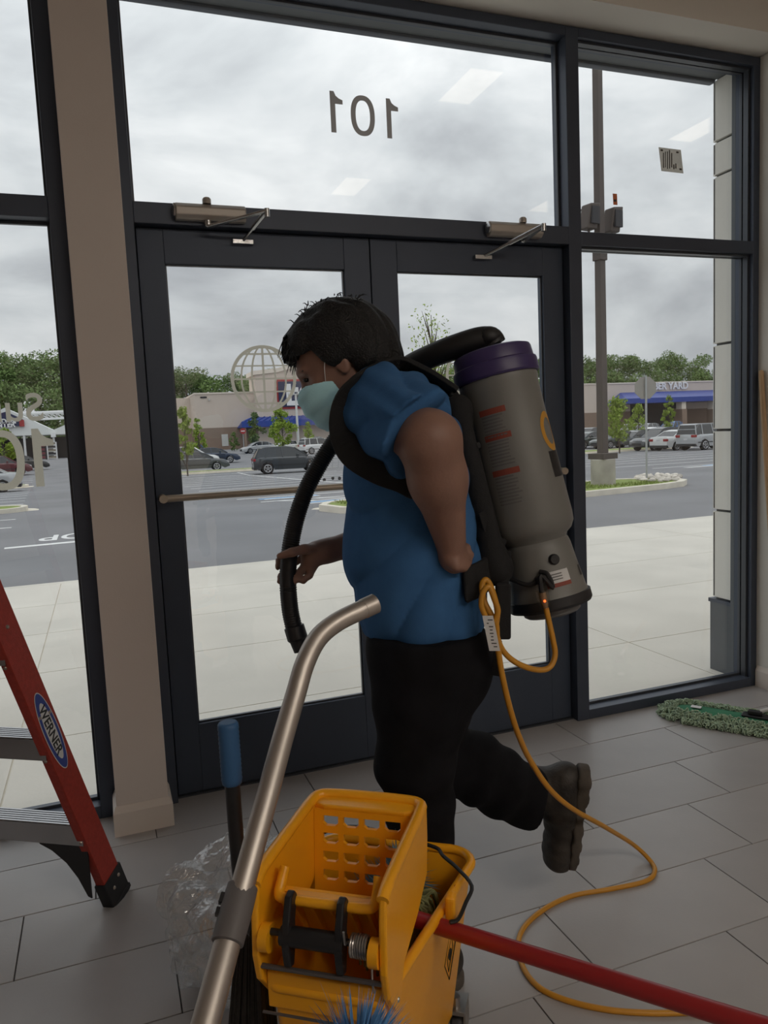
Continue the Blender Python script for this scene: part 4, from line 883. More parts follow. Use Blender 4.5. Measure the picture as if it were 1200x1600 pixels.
for i in range(340):
    a = rnd.uniform(-1.2, 1.2); u_ = rnd.random()
    if u_ < .45: base = hp(.072+.02*rnd.random(), .075*sin(a), .06+.04*rnd.random()); dr_ = fd*rnd.uniform(.3, 1)-uh*rnd.uniform(.3, 1.4)+nr*sin(a)*.5
    elif u_ < .75: th = rnd.uniform(.3, 2.6); base = hp(-.018+.112*cos(th), .085*sin(a)*.9, .034+.10*sin(th)); dr_ = fd*(.7*cos(th)+rnd.uniform(-.4, .4))+uh*sin(th)*.25+nr*rnd.uniform(-.5, .5)
    else: base = hp(-.07-.05*rnd.random(), .08*sin(a), -.03-.05*rnd.random()); dr_ = -fd*.6-uh*rnd.uniform(.3, 1)+nr*sin(a)*.3
    dr_ /= np.linalg.norm(dr_); l_ = rnd.uniform(.006, .014) if u_ >= .45 else rnd.uniform(.014, .034); c_ = np.array([rnd.uniform(-.006, .006) for _ in range(3)])
    mb.tube([loc_(base), loc_(base+dr_*l_*.6+c_), loc_(base+dr_*l_-up*.006+c_*2)], [.0016, .0012, .0004], 4, cap=False)
mb.build('hair_strands', m_hair, per, kind='stuff')
# mask
def maskf(p):
    q = (p-hc)@HX.T/PS; x, y, z = q[:, 0], q[:, 1], q[:, 2]
    base = ell(p, hp(.056, 0, -.052), (.072, .070, .062), HX); base = smin(base, ell(p, hp(.055, 0, -.108), (.05, .058, .045), HX), .04)
    base = base+.0022*np.sin(z*170+x*30); d = np.abs(base-.002)-.004
    d = smax(d, .030+.10*(z+.07)-x, .004); d = smax(d, z+.012+.35*np.maximum(0, .095-x), .004); return smax(d, -.152-z, .004)
mk = sd('face_mask', maskf, [hc+fd*.15, hc+nr*.1, hc-nr*.1, hc-uh*.19, hc+uh*.02], .004, m_mask, .01, smooth_it=1)
for s in (-1, 1): MB().tube([loc_(t) for t in spline([hp(.052, s*.066, -.035), hp(.03, s*.079, .005), hp(.005, s*.086, .022), hp(-.018, s*.086, .01)], 4)], .0011, 5).build('ear_loop', m_maskw, mk, smooth=True)
MB().tube([loc_(hp(.125-.1*(a*a), a*.055, -.018-.004*abs(a))) for a in np.linspace(-.8, .8, 11)], .0022, 6).build('nose_strip', m_maskw, mk, smooth=True)
# ------------------------------------------------------------------ backpack vacuum
m_tank = mat('grey_vacuum_plastic', (.178, .176, .165), .45, 0, .04, 6, .03, 120); m_lid = mat('purple_plastic', (.045, .030, .115), .4, 0, .05); m_hose = mat('black_hose', (.010, .010, .011), .5); m_strap = mat('black_webbing', (.009, .009, .010), .85, 0, .2, 60, .2, 300)
m_lab = mat('label_grey', (.20, .195, .18), .6); m_labt = mat('label_text_grey', (.13, .125, .12), .6); m_labr = mat('label_red', (.24, .05, .03), .6); m_ring = mat('logo_yellow', (.55, .27, .03), .5); m_gt = mat('tube_grey', (.15, .15, .15), .5)
TT = 1.80; vt = D_(767, 549, TT); vb = D_(851, 905, TT); va = vb-vt; VL = np.linalg.norm(va); va /= VL; KP = VL/366.
vac = empty('backpack_vacuum', tuple(vb), 0, 'grey backpack vacuum with purple lid worn on the back', 'vacuum'); VO = np.array(vb)
def vl(P): return np.array(P)-VO
def prof(L_): return [(r*KP, h*KP) for r, h in L_]
tank = MB().lathe(prof([(58, 44), (61, 46), (62, 52), (60.5, 58), (61, 120), (63, 200), (65, 270), (64, 283), (58, 294), (50, 300), (47.5, 306)]), vl(vt), va, 48, ref=-nr).build('tank', m_tank, vac, smooth=True)
MB().lathe(prof([(10, -1), (52, 0), (60, 3), (61.5, 7), (62.5, 22), (65.5, 24), (66.5, 28), (66.5, 43), (64.5, 46), (50, 46)]), vl(vt), va, 48).build('lid', m_lid, vac, smooth=True, angle=30)
base = MB().lathe(prof([(46, 302), (50, 308), (52, 316), (55, 345), (60, 385), (62, 392), (60, 396)]), vl(vt), va, 48).build('motor_housing', m_tank, vac, smooth=True)
MB().lathe(prof([(55, 390), (65, 391), (65.5, 404), (63, 408), (52, 409)]), vl(vt), va, 48).build('bumper_ring', m_blkp, vac, smooth=True, angle=30); MB().lathe(prof([(46, 408), (44, 418), (40, 421), (5, 421)]), vl(vt), va, 40).build('exhaust_cap', m_gt, vac, smooth=True)
sd_ax = np.cross(va, nr); sd_ax /= np.linalg.norm(sd_ax); sd_ax = sd_ax if sd_ax@CR > 0 else -sd_ax; nf = np.cross(sd_ax, va); nf = nf if nf@nr > 0 else -nf; nf /= np.linalg.norm(nf)
PRF = [(52, 60.5), (120, 61), (200, 63), (270, 65), (283, 64), (300, 50), (308, 50), (316, 52), (345, 55), (385, 60)]
def srf(th, h, lift=.0006):      # th: degrees from the near direction, positive to picture right
    r = (np.interp(h, [q[0] for q in PRF], [q[1] for q in PRF]))*KP+lift; return vl(vt+va*h*KP+r*(nf*cos(radians(th))+sd_ax*sin(radians(th))))
def patch(name, th0, th1, h0, h1, m, parent, lift=.0006, n=8, slant=0.):
    v = []; f = []
    for i in range(n+1):
        th = th0+(th1-th0)*i/n; s_ = slant*i/n
        v += [srf(th, h0+s_, lift), srf(th, h1+s_, lift)]
    for i in range(n): f.append((2*i, 2*i+1, 2*i+3, 2*i+2))
    return MB().add(v, f).build(name, m, parent, recalc=False)
for h0, ln in ((92, 36), (131, 44), (185, 48)):
    patch('warning_label', -48, -8, h0, h0+9, m_labr, tank)
    for k in range(ln//5): patch('warning_text', -46, -10-random.Random(k+h0).random()*9, h0+11+k*5, h0+13.2+k*5, m_labt, tank)
mb = MB(); v = []; f = []
for i in range(33):
    a = 2*pi*i/32; q = (cos(a), sin(a)); v += [srf(58+20*q[0], 143+31*q[1], .0008), srf(58+12.5*q[0], 143+21*q[1], .0008)]
mb.add(v, [(2*i, 2*i+1, 2*i+3, 2*i+2) for i in range(32)]).build('logo_ring', m_ring, tank, recalc=False)
patch('logo_block', 42, 74, 174, 214, m_blkp, tank)
K_ = vt+va*278*KP
mb = MB().lathe([(.0135, -.004), (.0135, .006), (.011, .009)], srf(12, 333, 0), nf*cos(radians(12))+sd_ax*sin(radians(12)), 18).build('knob', m_blkp, vac, smooth=True)
patch('port', 58, 68, 352, 368, m_blkp, base, .001)
patch('rating_label', -8, 30, 350, 368, m_lwhite, base, .0012); patch('rating_label', -8, 30, 368, 374, m_labr, base, .0012)
for k in range(3): patch('label_text', -4, 18, 354+k*4, 355.5+k*4, m_labt, base, .0018)
MB().tube(spline([srf(-14, 346, .004), srf(-4, 352, .012), srf(-2, 372, .012), D_(845, 900, 1.69)-VO, D_(846, 926, 1.69)-VO], 5), .0062, 8).build('power_cord', m_blkp, vac, smooth=True)
MB().tube(spline([srf(-18, 358, .004), srf(-32, 362, .012), srf(-50, 352, .02), srf(-70, 340, .035)], 4), .006, 8).build('switch_cord', m_blkp, vac, smooth=True); MB().lathe([(.012, 0), (.012, .012), (.008, .016)], srf(-18, 358, 0), nf, 14).build('cord_gland', m_blkp, vac, smooth=True)
MB().tube(spline([D_(723, 640, 1.75)-VO, D_(738, 705, 1.74)-VO, D_(752, 760, 1.74)-VO, D_(762, 788, 1.75)-VO], 4), .0068, 10).build('conduit', m_gt, vac, smooth=True)
MB().tube([D_(737, 700, 1.735)-VO, D_(750, 695, 1.735)-VO], .010, 8).build('conduit_clip', m_blkp, vac)
# hose over the shoulder (ribbed)
hp_px = [(772, 540, 1.80), (766, 531, 1.80), (748, 531, 1.80), (715, 541, 1.81), (675, 556, 1.84), (640, 572, 1.88), (604, 598, 1.93), (566, 632, 1.95), (533, 675, 1.95), (505, 716, 1.945), (480, 762, 1.94), (463, 810, 1.935), (453, 860, 1.93), (450, 905, 1.93), (453, 950, 1.93), (460, 985, 1.93)]
HP = spline([D_(*q)-VO for q in hp_px], 26); LR = []; ac = 0
for i in range(len(HP)):
    if i: ac += np.linalg.norm(HP[i]-HP[i-1])
    fr_ = i/len(HP); r0 = .033 if fr_ < .22 else (.033-.0095*min(1, (fr_-.22)/.2)); LR.append(r0+(.0014*sin(ac*2*pi/.0062) if fr_ > .3 else 0))
dense = []; rr_ = []
for i in range(len(HP)-1):
    nseg = max(1, int(np.linalg.norm(HP[i+1]-HP[i])/.0016))
    for k in range(nseg): dense.append(HP[i]+(HP[i+1]-HP[i])*k/nseg)
ac = 0; tot = sum(np.linalg.norm(dense[i+1]-dense[i]) for i in range(len(dense)-1))
for i, q in enumerate(dense):
    if i: ac += np.linalg.norm(q-dense[i-1])
    s_ = ac/tot; r0 = .0335 if s_ < .12 else .0335-.010*min(1, (s_-.12)/.3); rr_.append(r0+(.0013*sin(ac*2*pi/.0065) if s_ > .22 else 0))
MB().tube(dense, rr_, 14).build('hose', m_hose, vac, smooth=True, angle=180, recalc=False)
c0, c1 = D_(459, 978, 1.93)-VO, D_(471, 1017, 1.93)-VO; cd_ = c1-c0
MB().lathe([(.024, 0), (.0285, .002), (.029, .036), (.026, .040), (.024, .042), (.021, np.linalg.norm(cd_)), (.017, np.linalg.norm(cd_))], c0, cd_, 20).build('hose_cuff', m_blkp, vac, smooth=True, angle=30)
MB().sphere(D_(762, 528, 1.80)-VO, (.04, .04, .03), 14, 10).build('hose_elbow', m_hose, vac, smooth=True)
# harness
def ribbon(pts, w_dir, w, th, name, m=m_strap):
    P = spline(pts, 5); v = []; f = []; n = len(P)
    for i, p in enumerate(P):
        t = P[min(i+1, n-1)]-P[max(i-1, 0)]; t /= np.linalg.norm(t); q_ = i/(n-1)*(len(w_dir)-1) if isinstance(w_dir, list) else 0; wd2 = (w_dir[int(q_)]*(1-q_%1)+w_dir[min(int(q_)+1, len(w_dir)-1)]*(q_%1)) if isinstance(w_dir, list) else w_dir; wv = wd2-t*(wd2@t); wv /= np.linalg.norm(wv); nn = np.cross(t, wv)
        v += [p-wv*w/2-nn*th/2, p+wv*w/2-nn*th/2, p+wv*w/2+nn*th/2, p-wv*w/2+nn*th/2]
    for i in range(n-1):
        for k in range(4): f.append((4*i+k, 4*i+(k+1) % 4, 4*i+4+(k+1) % 4, 4*i+4+k))
    f += [(3, 2, 1, 0), (4*n-4, 4*n-3, 4*n-2, 4*n-1)]
    return MB().add(v, f).build(name, m, vac, bevel=.003)
ribbon([D_(*q)-VO for q in ((712, 614, 1.75), (668, 586, 1.75), (625, 571, 1.735), (582, 588, 1.67), (552, 610, 1.63), (537, 640, 1.62), (535, 676, 1.61), (550, 710, 1.59), (590, 736, 1.595), (640, 756, 1.60), (700, 800, 1.66), (742, 842, 1.73))], [nr*.7+up*.3]*3+[nr*.5+up*.6, nr*.55+fw*.3+up*.3]+[nr*.2+fw*.9, nr*.1+fw-up*.1, fw*.6-up*.7]+[-up]*4, .060, .014, 'shoulder_strap')
ribbon([D_(*q)-VO for q in ((712, 618, 1.88), (650, 585, 1.90), (600, 590, 1.915), (562, 620, 1.93), (548, 668, 1.945), (560, 712, 1.96), (640, 760, 1.99), (742, 842, 1.90))], [nr]*3+[fw]*2+[up]*3, .055, .014, 'shoulder_strap')
def padf(p):
    a, b = D_(712, 640, 1.80), D_(768, 880, 1.80); d = rcone(p, a, b, .035, .06); q = (p-a); d2 = np.abs(q@nr)-.10; e = smin(rcone(p, a+nr*.07, b+nr*.075, .022, .03), rcone(p, a-nr*.07, b-nr*.075, .022, .03), .12)
    e = smin(e, rcone(p, a+nr*.07, a-nr*.07, .022, .022), .05); e = smin(e, rcone(p, b+nr*.07, b-nr*.07, .03, .03), .05); return e
def vsd(name, fn, pts, h, m, pad): P = np.array(pts)-VO; return sdf_obj(name, lambda q: fn(q+VO), P.min(0)-pad, P.max(0)+pad, h, m, vac, smooth_it=1)
vsd('back_pad', padf, [D_(712, 640, 1.7), D_(768, 880, 1.7), D_(712, 640, 1.9), D_(768, 880, 1.9)], .007, m_strap, .07)
def beltf(p):
    d = torso(p, .016); z = p[:, 2]; zc = D_(700, 905, 1.72)[2]-.02*np.clip((p-D_(700, 905, 1.8))@fw/.15, -1, 1); d = smax(np.abs(d)-.008, np.abs(z-zc)-.042, .006)
    return smax(d, (p-D_(712, 905, 1.8))@fw, .01)
vsd('waist_belt', beltf, [D_(770, 905, 1.55), D_(770, 905, 2.05), D_(700, 860, 1.8), D_(700, 950, 1.8)], .006, m_strap, .06)
pc = D_(786, 955, 1.70); dpx = D_(803, 1008, 1.70)-D_(803, 925, 1.70); MB().obox(pc-VO, CR*.0185*1.0, np.array(dpx)/2*1.05, CF*.012).build('belt_pouch', m_strap, vac, bevel=.006)
ribbon([D_(*q)-VO for q in ((790, 860, 1.72), (786, 905, 1.71), (782, 960, 1.70))], CR, .03, .006, 'belt_strap'); ribbon([D_(*q)-VO for q in ((778, 1000, 1.70), (776, 1030, 1.70), (774, 1056, 1.70))], CR*.9-CF*.5, .022, .003, 'belt_strap')
ribbon([D_(*q)-VO for q in ((752, 800, 1.70), (765, 835, 1.715), (790, 850, 1.74))], up, .02, .005, 'side_strap'); ribbon([D_(*q)-VO for q in ((706, 612, 1.74), (716, 628, 1.745), (722, 655, 1.75))], nr*.6+fw*.6, .03, .01, 'top_strap')
# ------------------------------------------------------------------ extension cord
m_cord = mat('yellow_cord', (.56, .255, .02), .45, 0, .06, 20); m_conn = glassmat('clear_connector', (.9, .84, .76), 1., .1); m_glow = emitmat('pilot_light', (1., .12, .02), 3.); m_prong = mat('connector_core', (.30, .22, .14), .4, .3)
cp = [D_(853, 950, 1.69), D_(857, 968, 1.69), D_(864, 1000, 1.69), D_(867, 1025, 1.69), D_(857, 1044, 1.68), D_(835, 1046, 1.67), D_(806, 1035, 1.655), D_(785, 1015, 1.645), D_(775, 985, 1.64), D_(777, 955, 1.63), D_(769, 922, 1.63), D_(760, 906, 1.63), D_(753, 915, 1.628), D_(757, 940, 1.62), D_(766, 958, 1.615), D_(775, 975, 1.62), D_(777, 1000, 1.625), D_(782, 1040, 1.63), D_(792, 1088, 1.64), D_(803, 1128, 1.66), D_(814, 1158, 1.69), D_(828, 1187, 1.73), D_(858, 1232, 1.77), D_(895, 1264, 1.85), D_(945, 1292, 2.0), D_(990, 1320, 2.2), onz(1016, 1345, .01), onz(1023, 1362, .008), onz(1008, 1377, .006), onz(955, 1389, .006), onz(890, 1401, .006), onz(840, 1428, .006), onz(812, 1462, .006), onz(815, 1505, .006), onz(840, 1541, .006), onz(885, 1563, .006), onz(950, 1578, .006), onz(1020, 1583, .006), onz(1110, 1583, .006), onz(1200, 1598, .006), onz(1330, 1630, .006)]
co = np.array([cp[28][0], cp[28][1], 0]); cord = empty('extension_cord', tuple(co), 0, 'yellow extension cord looping from the vacuum across the floor', 'cord')
MB().tube([q-co for q in spline(cp, 7)], .0072, 8).build('cable', m_cord, cord, smooth=True, angle=180, recalc=False)
lp = [D_(758, 962, 1.605), D_(752, 945, 1.60), D_(755, 925, 1.598), D_(764, 917, 1.60), D_(772, 935, 1.60), D_(778, 955, 1.602), D_(772, 970, 1.605), D_(763, 968, 1.607)]
MB().tube([q-co for q in spline(lp, 6, closed=True)], .0068, 8, closed=True).build('knot', m_cord, cord, smooth=True, angle=180, recalc=False)
k0 = D_(847, 926, 1.69)-co; k1 = D_(853, 952, 1.69)-co; kd = k1-k0
MB().lathe([(.0155, -.006), (.0155, .014), (.0145, .03), (.008, .042), (.0, .042)], k0, kd, 18).build('connector_shell', m_conn, cord, smooth=True); MB().lathe([(.009, 0), (.009, .028), (.006, .04), (.006, .055)], k0, kd, 12).build('connector_core', m_prong, cord, smooth=True); MB().sphere(k0+kd/np.linalg.norm(kd)*.02+nf*.0105, .0032, 8, 6).build('pilot_light', m_glow, cord, smooth=True)
ta, tb = D_(762, 962, 1.598), D_(773, 1017, 1.605); td_ = tb-ta
tg = MB().obox((ta+tb)/2-co, td_/2, CR*.0125, CF*.0004).build('paper_tag', m_lwhite, cord)
mb = MB(); rnd = random.Random(2)
for i in range(9): mb.obox(ta+td_*(.12+.095*i)-co+CR*rnd.uniform(-.004, .004)-CF*.0007, td_*.014, CR*rnd.uniform(.002, .006), CF*.0002)
mb.build('print', m_ltext, tg)
# ------------------------------------------------------------------ store across the lot (front plane parallel to ours)
m_st = mat('store_stucco', (.62, .53, .455), .9, 0, .04, .2); m_st2 = mat('store_brown_base', (.26, .185, .14), .9, 0, .08, .6); m_stl = mat('store_pale_trim', (.74, .66, .57), .9); m_aw = mat('blue_metal_awning', (.02, .055, .30), .4, .1, .06, .5)
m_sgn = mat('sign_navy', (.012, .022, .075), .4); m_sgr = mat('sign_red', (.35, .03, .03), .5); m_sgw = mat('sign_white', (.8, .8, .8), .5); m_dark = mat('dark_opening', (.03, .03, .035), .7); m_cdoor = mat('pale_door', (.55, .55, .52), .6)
SY = 130.
def sx(px, Y=SY, py=680): return ony(px, py, Y)[0]
def sz(px, py, Y=SY): return ony(px, py, Y)[2]
SG = gz(SY)
st_ = empty('store_building', (sx(500), SY, SG), 0, 'large beige store with blue awning and navy sign across the parking lot', 'building'); so = np.array([sx(500), SY, SG])
def sb(name, m, px0, px1, pz0, pz1, d0=0., d1=1., parent=None, ref=None):   # box on the facade given by picture columns and rows
    pm = (px0+px1)/2 if ref is None else ref
    return box(name, m, parent or st_, sx(px0)-so[0], sx(px1)-so[0], d0, d1, (sz(pm, pz1) if pz1 is not None else SG)-SG, sz(pm, pz0)-SG)
def sbz(name, m, px0, px1, z0, z1, d0, d1, parent=None): return box(name, m, parent or st_, sx(px0)-so[0], sx(px1)-so[0], d0, d1, z0-SG, z1-SG)
zt = sz(340, 615.5); zb = sz(360, 667.5)
sbz('wall', m_st, 308, 1400, zb, zt, 0, 30); sbz('base_wall', m_st2, 308, 1400, SG, zb, -.05, 30); sbz('parapet_cap', m_stl, 307.5, 1400, zt, zt+.25, -.15, 30)
sbz('wall', m_st, 180, 311, zb, sz(270, 619), 7, 30); sbz('base_wall', m_st2, 180, 311, SG, zb, 6.95, 30)
gz_l, gz_p = sz(402, 588), sz(470, 566)
gx = [sx(400)-so[0], sx(432)-so[0], sx(505)-so[0], sx(575)-so[0], sx(610)-so[0]]
MB().prism([(gx[0], 0), (gx[4], 0), (gx[4], gz_l-SG), (gx[3], gz_l-SG), (gx[2], gz_p-SG), (gx[1], gz_l-SG+.4), (gx[0], gz_l-SG)], (0, -2.5, 0), (1, 0, 0), (0, 0, 1), (0, 6, 0)).build('entry_gable', m_st, st_)
MB().prism([(gx[0]-.4, gz_l-SG), (gx[1], gz_l-SG+.4), (gx[2], gz_p-SG), (gx[3], gz_l-SG), (gx[4], gz_l-SG), (gx[4], gz_l-SG+.7), (gx[3], gz_l-SG+.7), (gx[2], gz_p-SG+.7), (gx[1], gz_l-SG+1.1), (gx[0]-.4, gz_l-SG+.7)], (0, -2.8, 0), (1, 0, 0), (0, 0, 1), (0, 6.6, 0)).build('gable_trim', m_stl, st_)
sg0, sg1 = sz(440, 598), sz(440, 637)
p_ = sbz('sign_border', m_sgr, 431.5, 582, sg1-.35, sg0+.35, -2.7, -2.5); sbz('sign_panel', m_sgn, 433.5, 580, sg1, sg0, -2.85, -2.7, p_)
hh = (sg0-sg1)*.83
textobj('lettering', "LOWE'S", hh*1.36, m_sgw, p_, frame((sx(443.5)-so[0], -2.95, sg1-SG+(sg0-sg1)*.09), (1, 0, 0), (0, 0, 1), (0, -1, 0)), .08, bold=.18)
def awning(px0, px1, pt, pb, dep_, nm='awning', ribs=True):
    z1, z0 = sz((px0+px1)/2, pt), sz((px0+px1)/2, pb); x0, x1 = sx(px0)-so[0], sx(px1)-so[0]; ins = 4.0
    e = MB().add([(x0, -dep_, z0-SG+1), (x1, -dep_, z0-SG+1), (x1-ins*0, -.02, z1-SG), (x0+ins, -.02, z1-SG), (x0, -dep_, z0-SG), (x1, -dep_, z0-SG), (x1, -.02, z0-SG), (x0, -.02, z0-SG)], [(0, 1, 2, 3), (4, 5, 1, 0), (5, 6, 2, 1), (6, 7, 3, 2), (7, 4, 0, 3), (7, 6, 5, 4)]).build(nm, m_aw, st_)
    if ribs:
        n = 26
        for i in range(n):
            x = x0+(x1-x0)*(i+.5)/n; t = x0+ins+(x1-x0-ins)*(i+.5)/n
            MB().tube([(x, -dep_, z0-SG+1.06), (t, -.05, z1-SG+.06)], .07, 4).build('seam', m_aw, e)
awning(371, 600, 643, 664.5, 5.0)
for px in (376, 470, 520, 580): sb('column', m_st2, px-1.5, px+1.5, 664, None, -4.8, -4.2)
sb('entry_glazing', m_dark, 400, 590, 664, None, -.12, -.05)
for px in (497, 512, 527): sb('entry_door', m_cdoor, px-6, px+6, 672, None, -.2, -.12)
sb('side_door', m_cdoor, 346, 356, 678.5, 697, -.12, -.05); sb('wall_plate', m_dark, 317, 327, 619.6, 622, -.1, 0); sb('floodlight', m_cdoor, 329, 331, 622.5, 626, -.5, 0); sb('roof_vent', m_cdoor, 332, 333.5, 611, 616, 2, 3)
# lumber yard side at the right
zt2 = sz(1010, 600)
awning(945, 1135, 611.5, 630, 7.0, 'canopy', False)
sb('yard_opening_shade', m_dark, 985, 1072, 629, None, -.14, -.06); sb('yard_door', m_st2, 1052, 1073, 638, None, -.25, -.14)  # yard opening is a flat panel, its inner shade put into the colour
for px in (1035, 1083): sb('column', m_stl, px-3.2, px+3.2, 628, None, -6.5, -4.8); sb('column_base', m_st2, px-3.6, px+3.6, 641, None, -6.7, -4.7)
textobj('lettering', 'LUMBER YARD', 2.0, m_sgw, st_, frame((sx(997)-so[0], -.25, sz(1020, 608.6)-SG), (1, 0, 0), (0, 0, 1), (0, -1, 0)), .05, bold=.06)
# ------------------------------------------------------------------ garden centre
m_fab = mat('white_canopy_fabric', (.74, .76, .74), .8, 0, .03, .2); m_truss = mat('white_truss', (.7, .7, .7), .5)
GYc = 124.; gg = gz(GYc)
gc_ = empty('garden_center', (ony(20, 700, GYc)[0], GYc, gg), 0, 'white gabled garden center canopy with navy sign at the left', 'building'); go = np.array([ony(20, 700, GYc)[0], GYc, gg])
def gp(px, py, d=0.): P = ony(px, py, GYc+d); return (P[0]-go[0], d, P[2]-gg)
for pts in (((-70, 677), (7, 637), (83, 672), (83, 679), (-70, 684)), ((83, 672), (135, 649), (165, 662), (165, 676), (83, 679))):
    q = [gp(*p) for p in pts]; MB().prism([(a, c) for a, b, c in q], (0, 0, 0), (1, 0, 0), (0, 0, 1), (0, 14, 0)).build('canopy', m_fab, gc_)
q0, q1 = gp(33, 646.5, 3), gp(170, 640.5, 3); k0_, k1_ = gp(50, 655.5, 3), gp(170, 650, 3)
mb = MB().tube([q0, q1], .3, 6).tube([k0_, k1_], .2, 6)
for i in range(16):
    a = np.array(q0)+(np.array(q1)-q0)*i/16; b = np.array(k0_)+(np.array(k1_)-k0_)*(i+.5)/16; c = np.array(q0)+(np.array(q1)-q0)*(i+1)/16; mb.tube([a, b, c], .12, 4)
mb.build('truss', m_truss, gc_)
s0, s1 = gp(-35, 669, -.3), gp(35.5, 655, -.3); gs = MB().prism([(s0[0], s0[2]), (s1[0], s0[2]+.1), (s1[0], s1[2]), (s0[0]+4, s1[2]+1.2), (s0[0], s1[2])], (0, -.4, 0), (1, 0, 0), (0, 0, 1), (0, .3, 0)).build('sign_panel', m_sgn, gc_); box('sign_stripe', m_sgr, gs, s1[0]-.5, s1[0]+.15, -.5, -.15, s0[2], s1[2]-.1)
for tx_, py, pe in (('GARDEN', 661.3, 25.5), ('CENTER', 666.8, 24)):
    a = gp(pe, py, -.5); textobj('lettering', tx_, 1.0, m_sgw, gs, frame((a[0], -.5, a[2]), (1, 0, 0), (0, 0, 1), (0, -1, 0)), .05, align='RIGHT', bold=.035)
a, b = gp(-60, 720, 2.), gp(240, 676, 2.); box('painted_shade_wall', m_dark, gc_, a[0], b[0], 6, 6.4, 0, b[2])  # dark colour stands in for the shade under the canopy
for px in (37, 83, 130): a = gp(px, 678); MB().tube([(a[0], .2, 0), (a[0], .2, a[2])], .18, 6).build('post', m_truss, gc_)
a = gp(83, 678, -.4); box('lamp_box', m_sgw, gc_, a[0]-.35, a[0]+.35, -.4, .1, a[2]-.5, a[2]+.2)
def rack(px0, px1, top, bot, mside, mshelf, lab, rows):
    P = ony((px0+px1)/2, bot, 119.5); g0 = gz(119.5); e = empty('display_rack', (P[0], 119.5, g0), 0, lab, 'rack', 'racks before the garden center'); w2_ = (ony(px1, bot, 119.5)[0]-ony(px0, bot, 119.5)[0])/2; H_ = ony(px0, top, 119.5)[2]-g0
    for s in (-1, 1): box('side_frame', mside, e, s*w2_-.08, s*w2_+.08, -.4, .4, 0, H_)
    for i in range(rows): z = H_*(i+.3)/rows; box('shelf', mside, e, -w2_, w2_, -.4, .4, z-.06, z); box('goods', mshelf[i % len(mshelf)], e, -w2_+.1, w2_-.1, -.35, .35, z, z+H_/rows*.62)
m_mar = mat('maroon_goods', (.20, .045, .06), .7); m_cy = mat('cyan_goods', (.2, .45, .6), .6); m_soil = mat('mixed_goods', (.25, .22, .17), .8, 0, .4, 3)
rack(60, 72.5, 688, 714, m_dark, [m_mar, m_mar, m_mar, m_mar, m_cy], 'dark rack of maroon bags before the garden center', 5); rack(75.5, 89.5, 691, 716, m_truss, [m_soil, m_dark], 'white wire shelving of plants before the garden center', 5)
# ------------------------------------------------------------------ lamp pole, stop sign, stones
m_brz = mat('bronze_pole', (.085, .068, .06), .5, .3, .06, 2); m_cbase = mat('weathered_concrete', (.40, .37, .32), .9, 0, .25, 3, .3, 12)
IZ = ISZ+.13
pb = onz(942.5, 757, IZ); tp_ = np.dot(pb-CAMP, CF)
e = empty('light_pole', (pb[0], pb[1], IZ), radians(12), 'tall bronze parking lot light pole on a concrete footing', 'light pole')
ppm = FPX/tp_
MB().lathe([(19.0/ppm, -.15), (18.6/ppm, 39/ppm), (17.8/ppm, 40/ppm), (0, 40/ppm)], (0, 0, 0), (0, 0, 1), 28).build('footing', m_cbase, e, smooth=True, angle=30)
hb = 40/ppm; box('base_cover', m_brz, e, -16/ppm, 16/ppm, -16/ppm, 16/ppm, hb, hb+9/ppm, bevel=.01)
r0, r1 = 6.3/ppm, 5.2/ppm; Hp = 11.5
MB().add([(x*r, y*r, z) for z, r in ((hb, r0), (Hp, r1)) for x, y in ((-1, -1), (1, -1), (1, 1), (-1, 1))], [(0, 1, 5, 4), (1, 2, 6, 5), (2, 3, 7, 6), (3, 0, 4, 7), (4, 5, 6, 7)]).build('shaft', m_brz, e, bevel=.015)
zf = dep(965, 365, tp_)[2]-IZ
for s, dx in ((-1, -23/ppm), (1, 27/ppm)):
    MB().tube([(0, 0, zf-.25), (dx, 0, zf-.22), (dx, 0, zf-.05)], .03, 8).build('bracket', m_brz, e, smooth=True)
    fl = MB().add([(dx-.16, -.12, zf-.08), (dx+.15, -.12, zf-.08), (dx+.15, .16, zf-.08), (dx-.16, .16, zf-.08), (dx-.13, -.2, zf+.46), (dx+.19, -.2, zf+.50), (dx+.19, .1, zf+.50), (dx-.13, .1, zf+.46)], [(3, 2, 1, 0), (4, 5, 6, 7), (0, 1, 5, 4), (1, 2, 6, 5), (2, 3, 7, 6), (3, 0, 4, 7)]).build('floodlight', m_brz, e, bevel=.03)
    box('lens', m_dark, fl, dx-.1, dx+.14, -.215, -.16, zf+.02, zf+.4)
    for k in range(5): box('cooling_fin', m_brz, fl, dx-.12, dx+.16, .1, .2, zf+.02+k*.09, zf+.035+k*.09)
box('band', m_brz, e, -r0*1.25, r0*1.25, -r0*1.25, r0*1.25, zf-.75, zf-.35, bevel=.01)
m_galv = mat('galvanised_steel', (.42, .43, .43), .5, .5, .06); m_sback = mat('sign_back', (.34, .32, .29), .6, .2)
ss = onz(1010.5, 748, IZ); tq = np.dot(ss-CAMP, CF); pm = FPX/tq
e = empty('stop_sign', (ss[0], ss[1], IZ), radians(-18), 'back of an octagonal stop sign on a steel post', 'road sign')
zc = dep(1011, 606.5, tq)[2]-IZ; R8 = 18.2/pm
MB().tube([(0, 0, -.2), (0, 0, zc+R8*.98)], .028, 8).build('post', m_galv, e)
oc8 = [(R8*cos(radians(22.5+45*k)), R8*sin(radians(22.5+45*k))) for k in range(8)]
MB().prism(oc8, (0, .034, zc), (1, 0, 0), (0, 0, 1), (0, .004, 0)).build('sign_plate', m_sback, e); MB().prism([(a*.94, b*.94) for a, b in oc8], (0, .039, zc), (1, 0, 0), (0, 0, 1), (0, .001, 0)).build('sign_face', m_sgr, e)
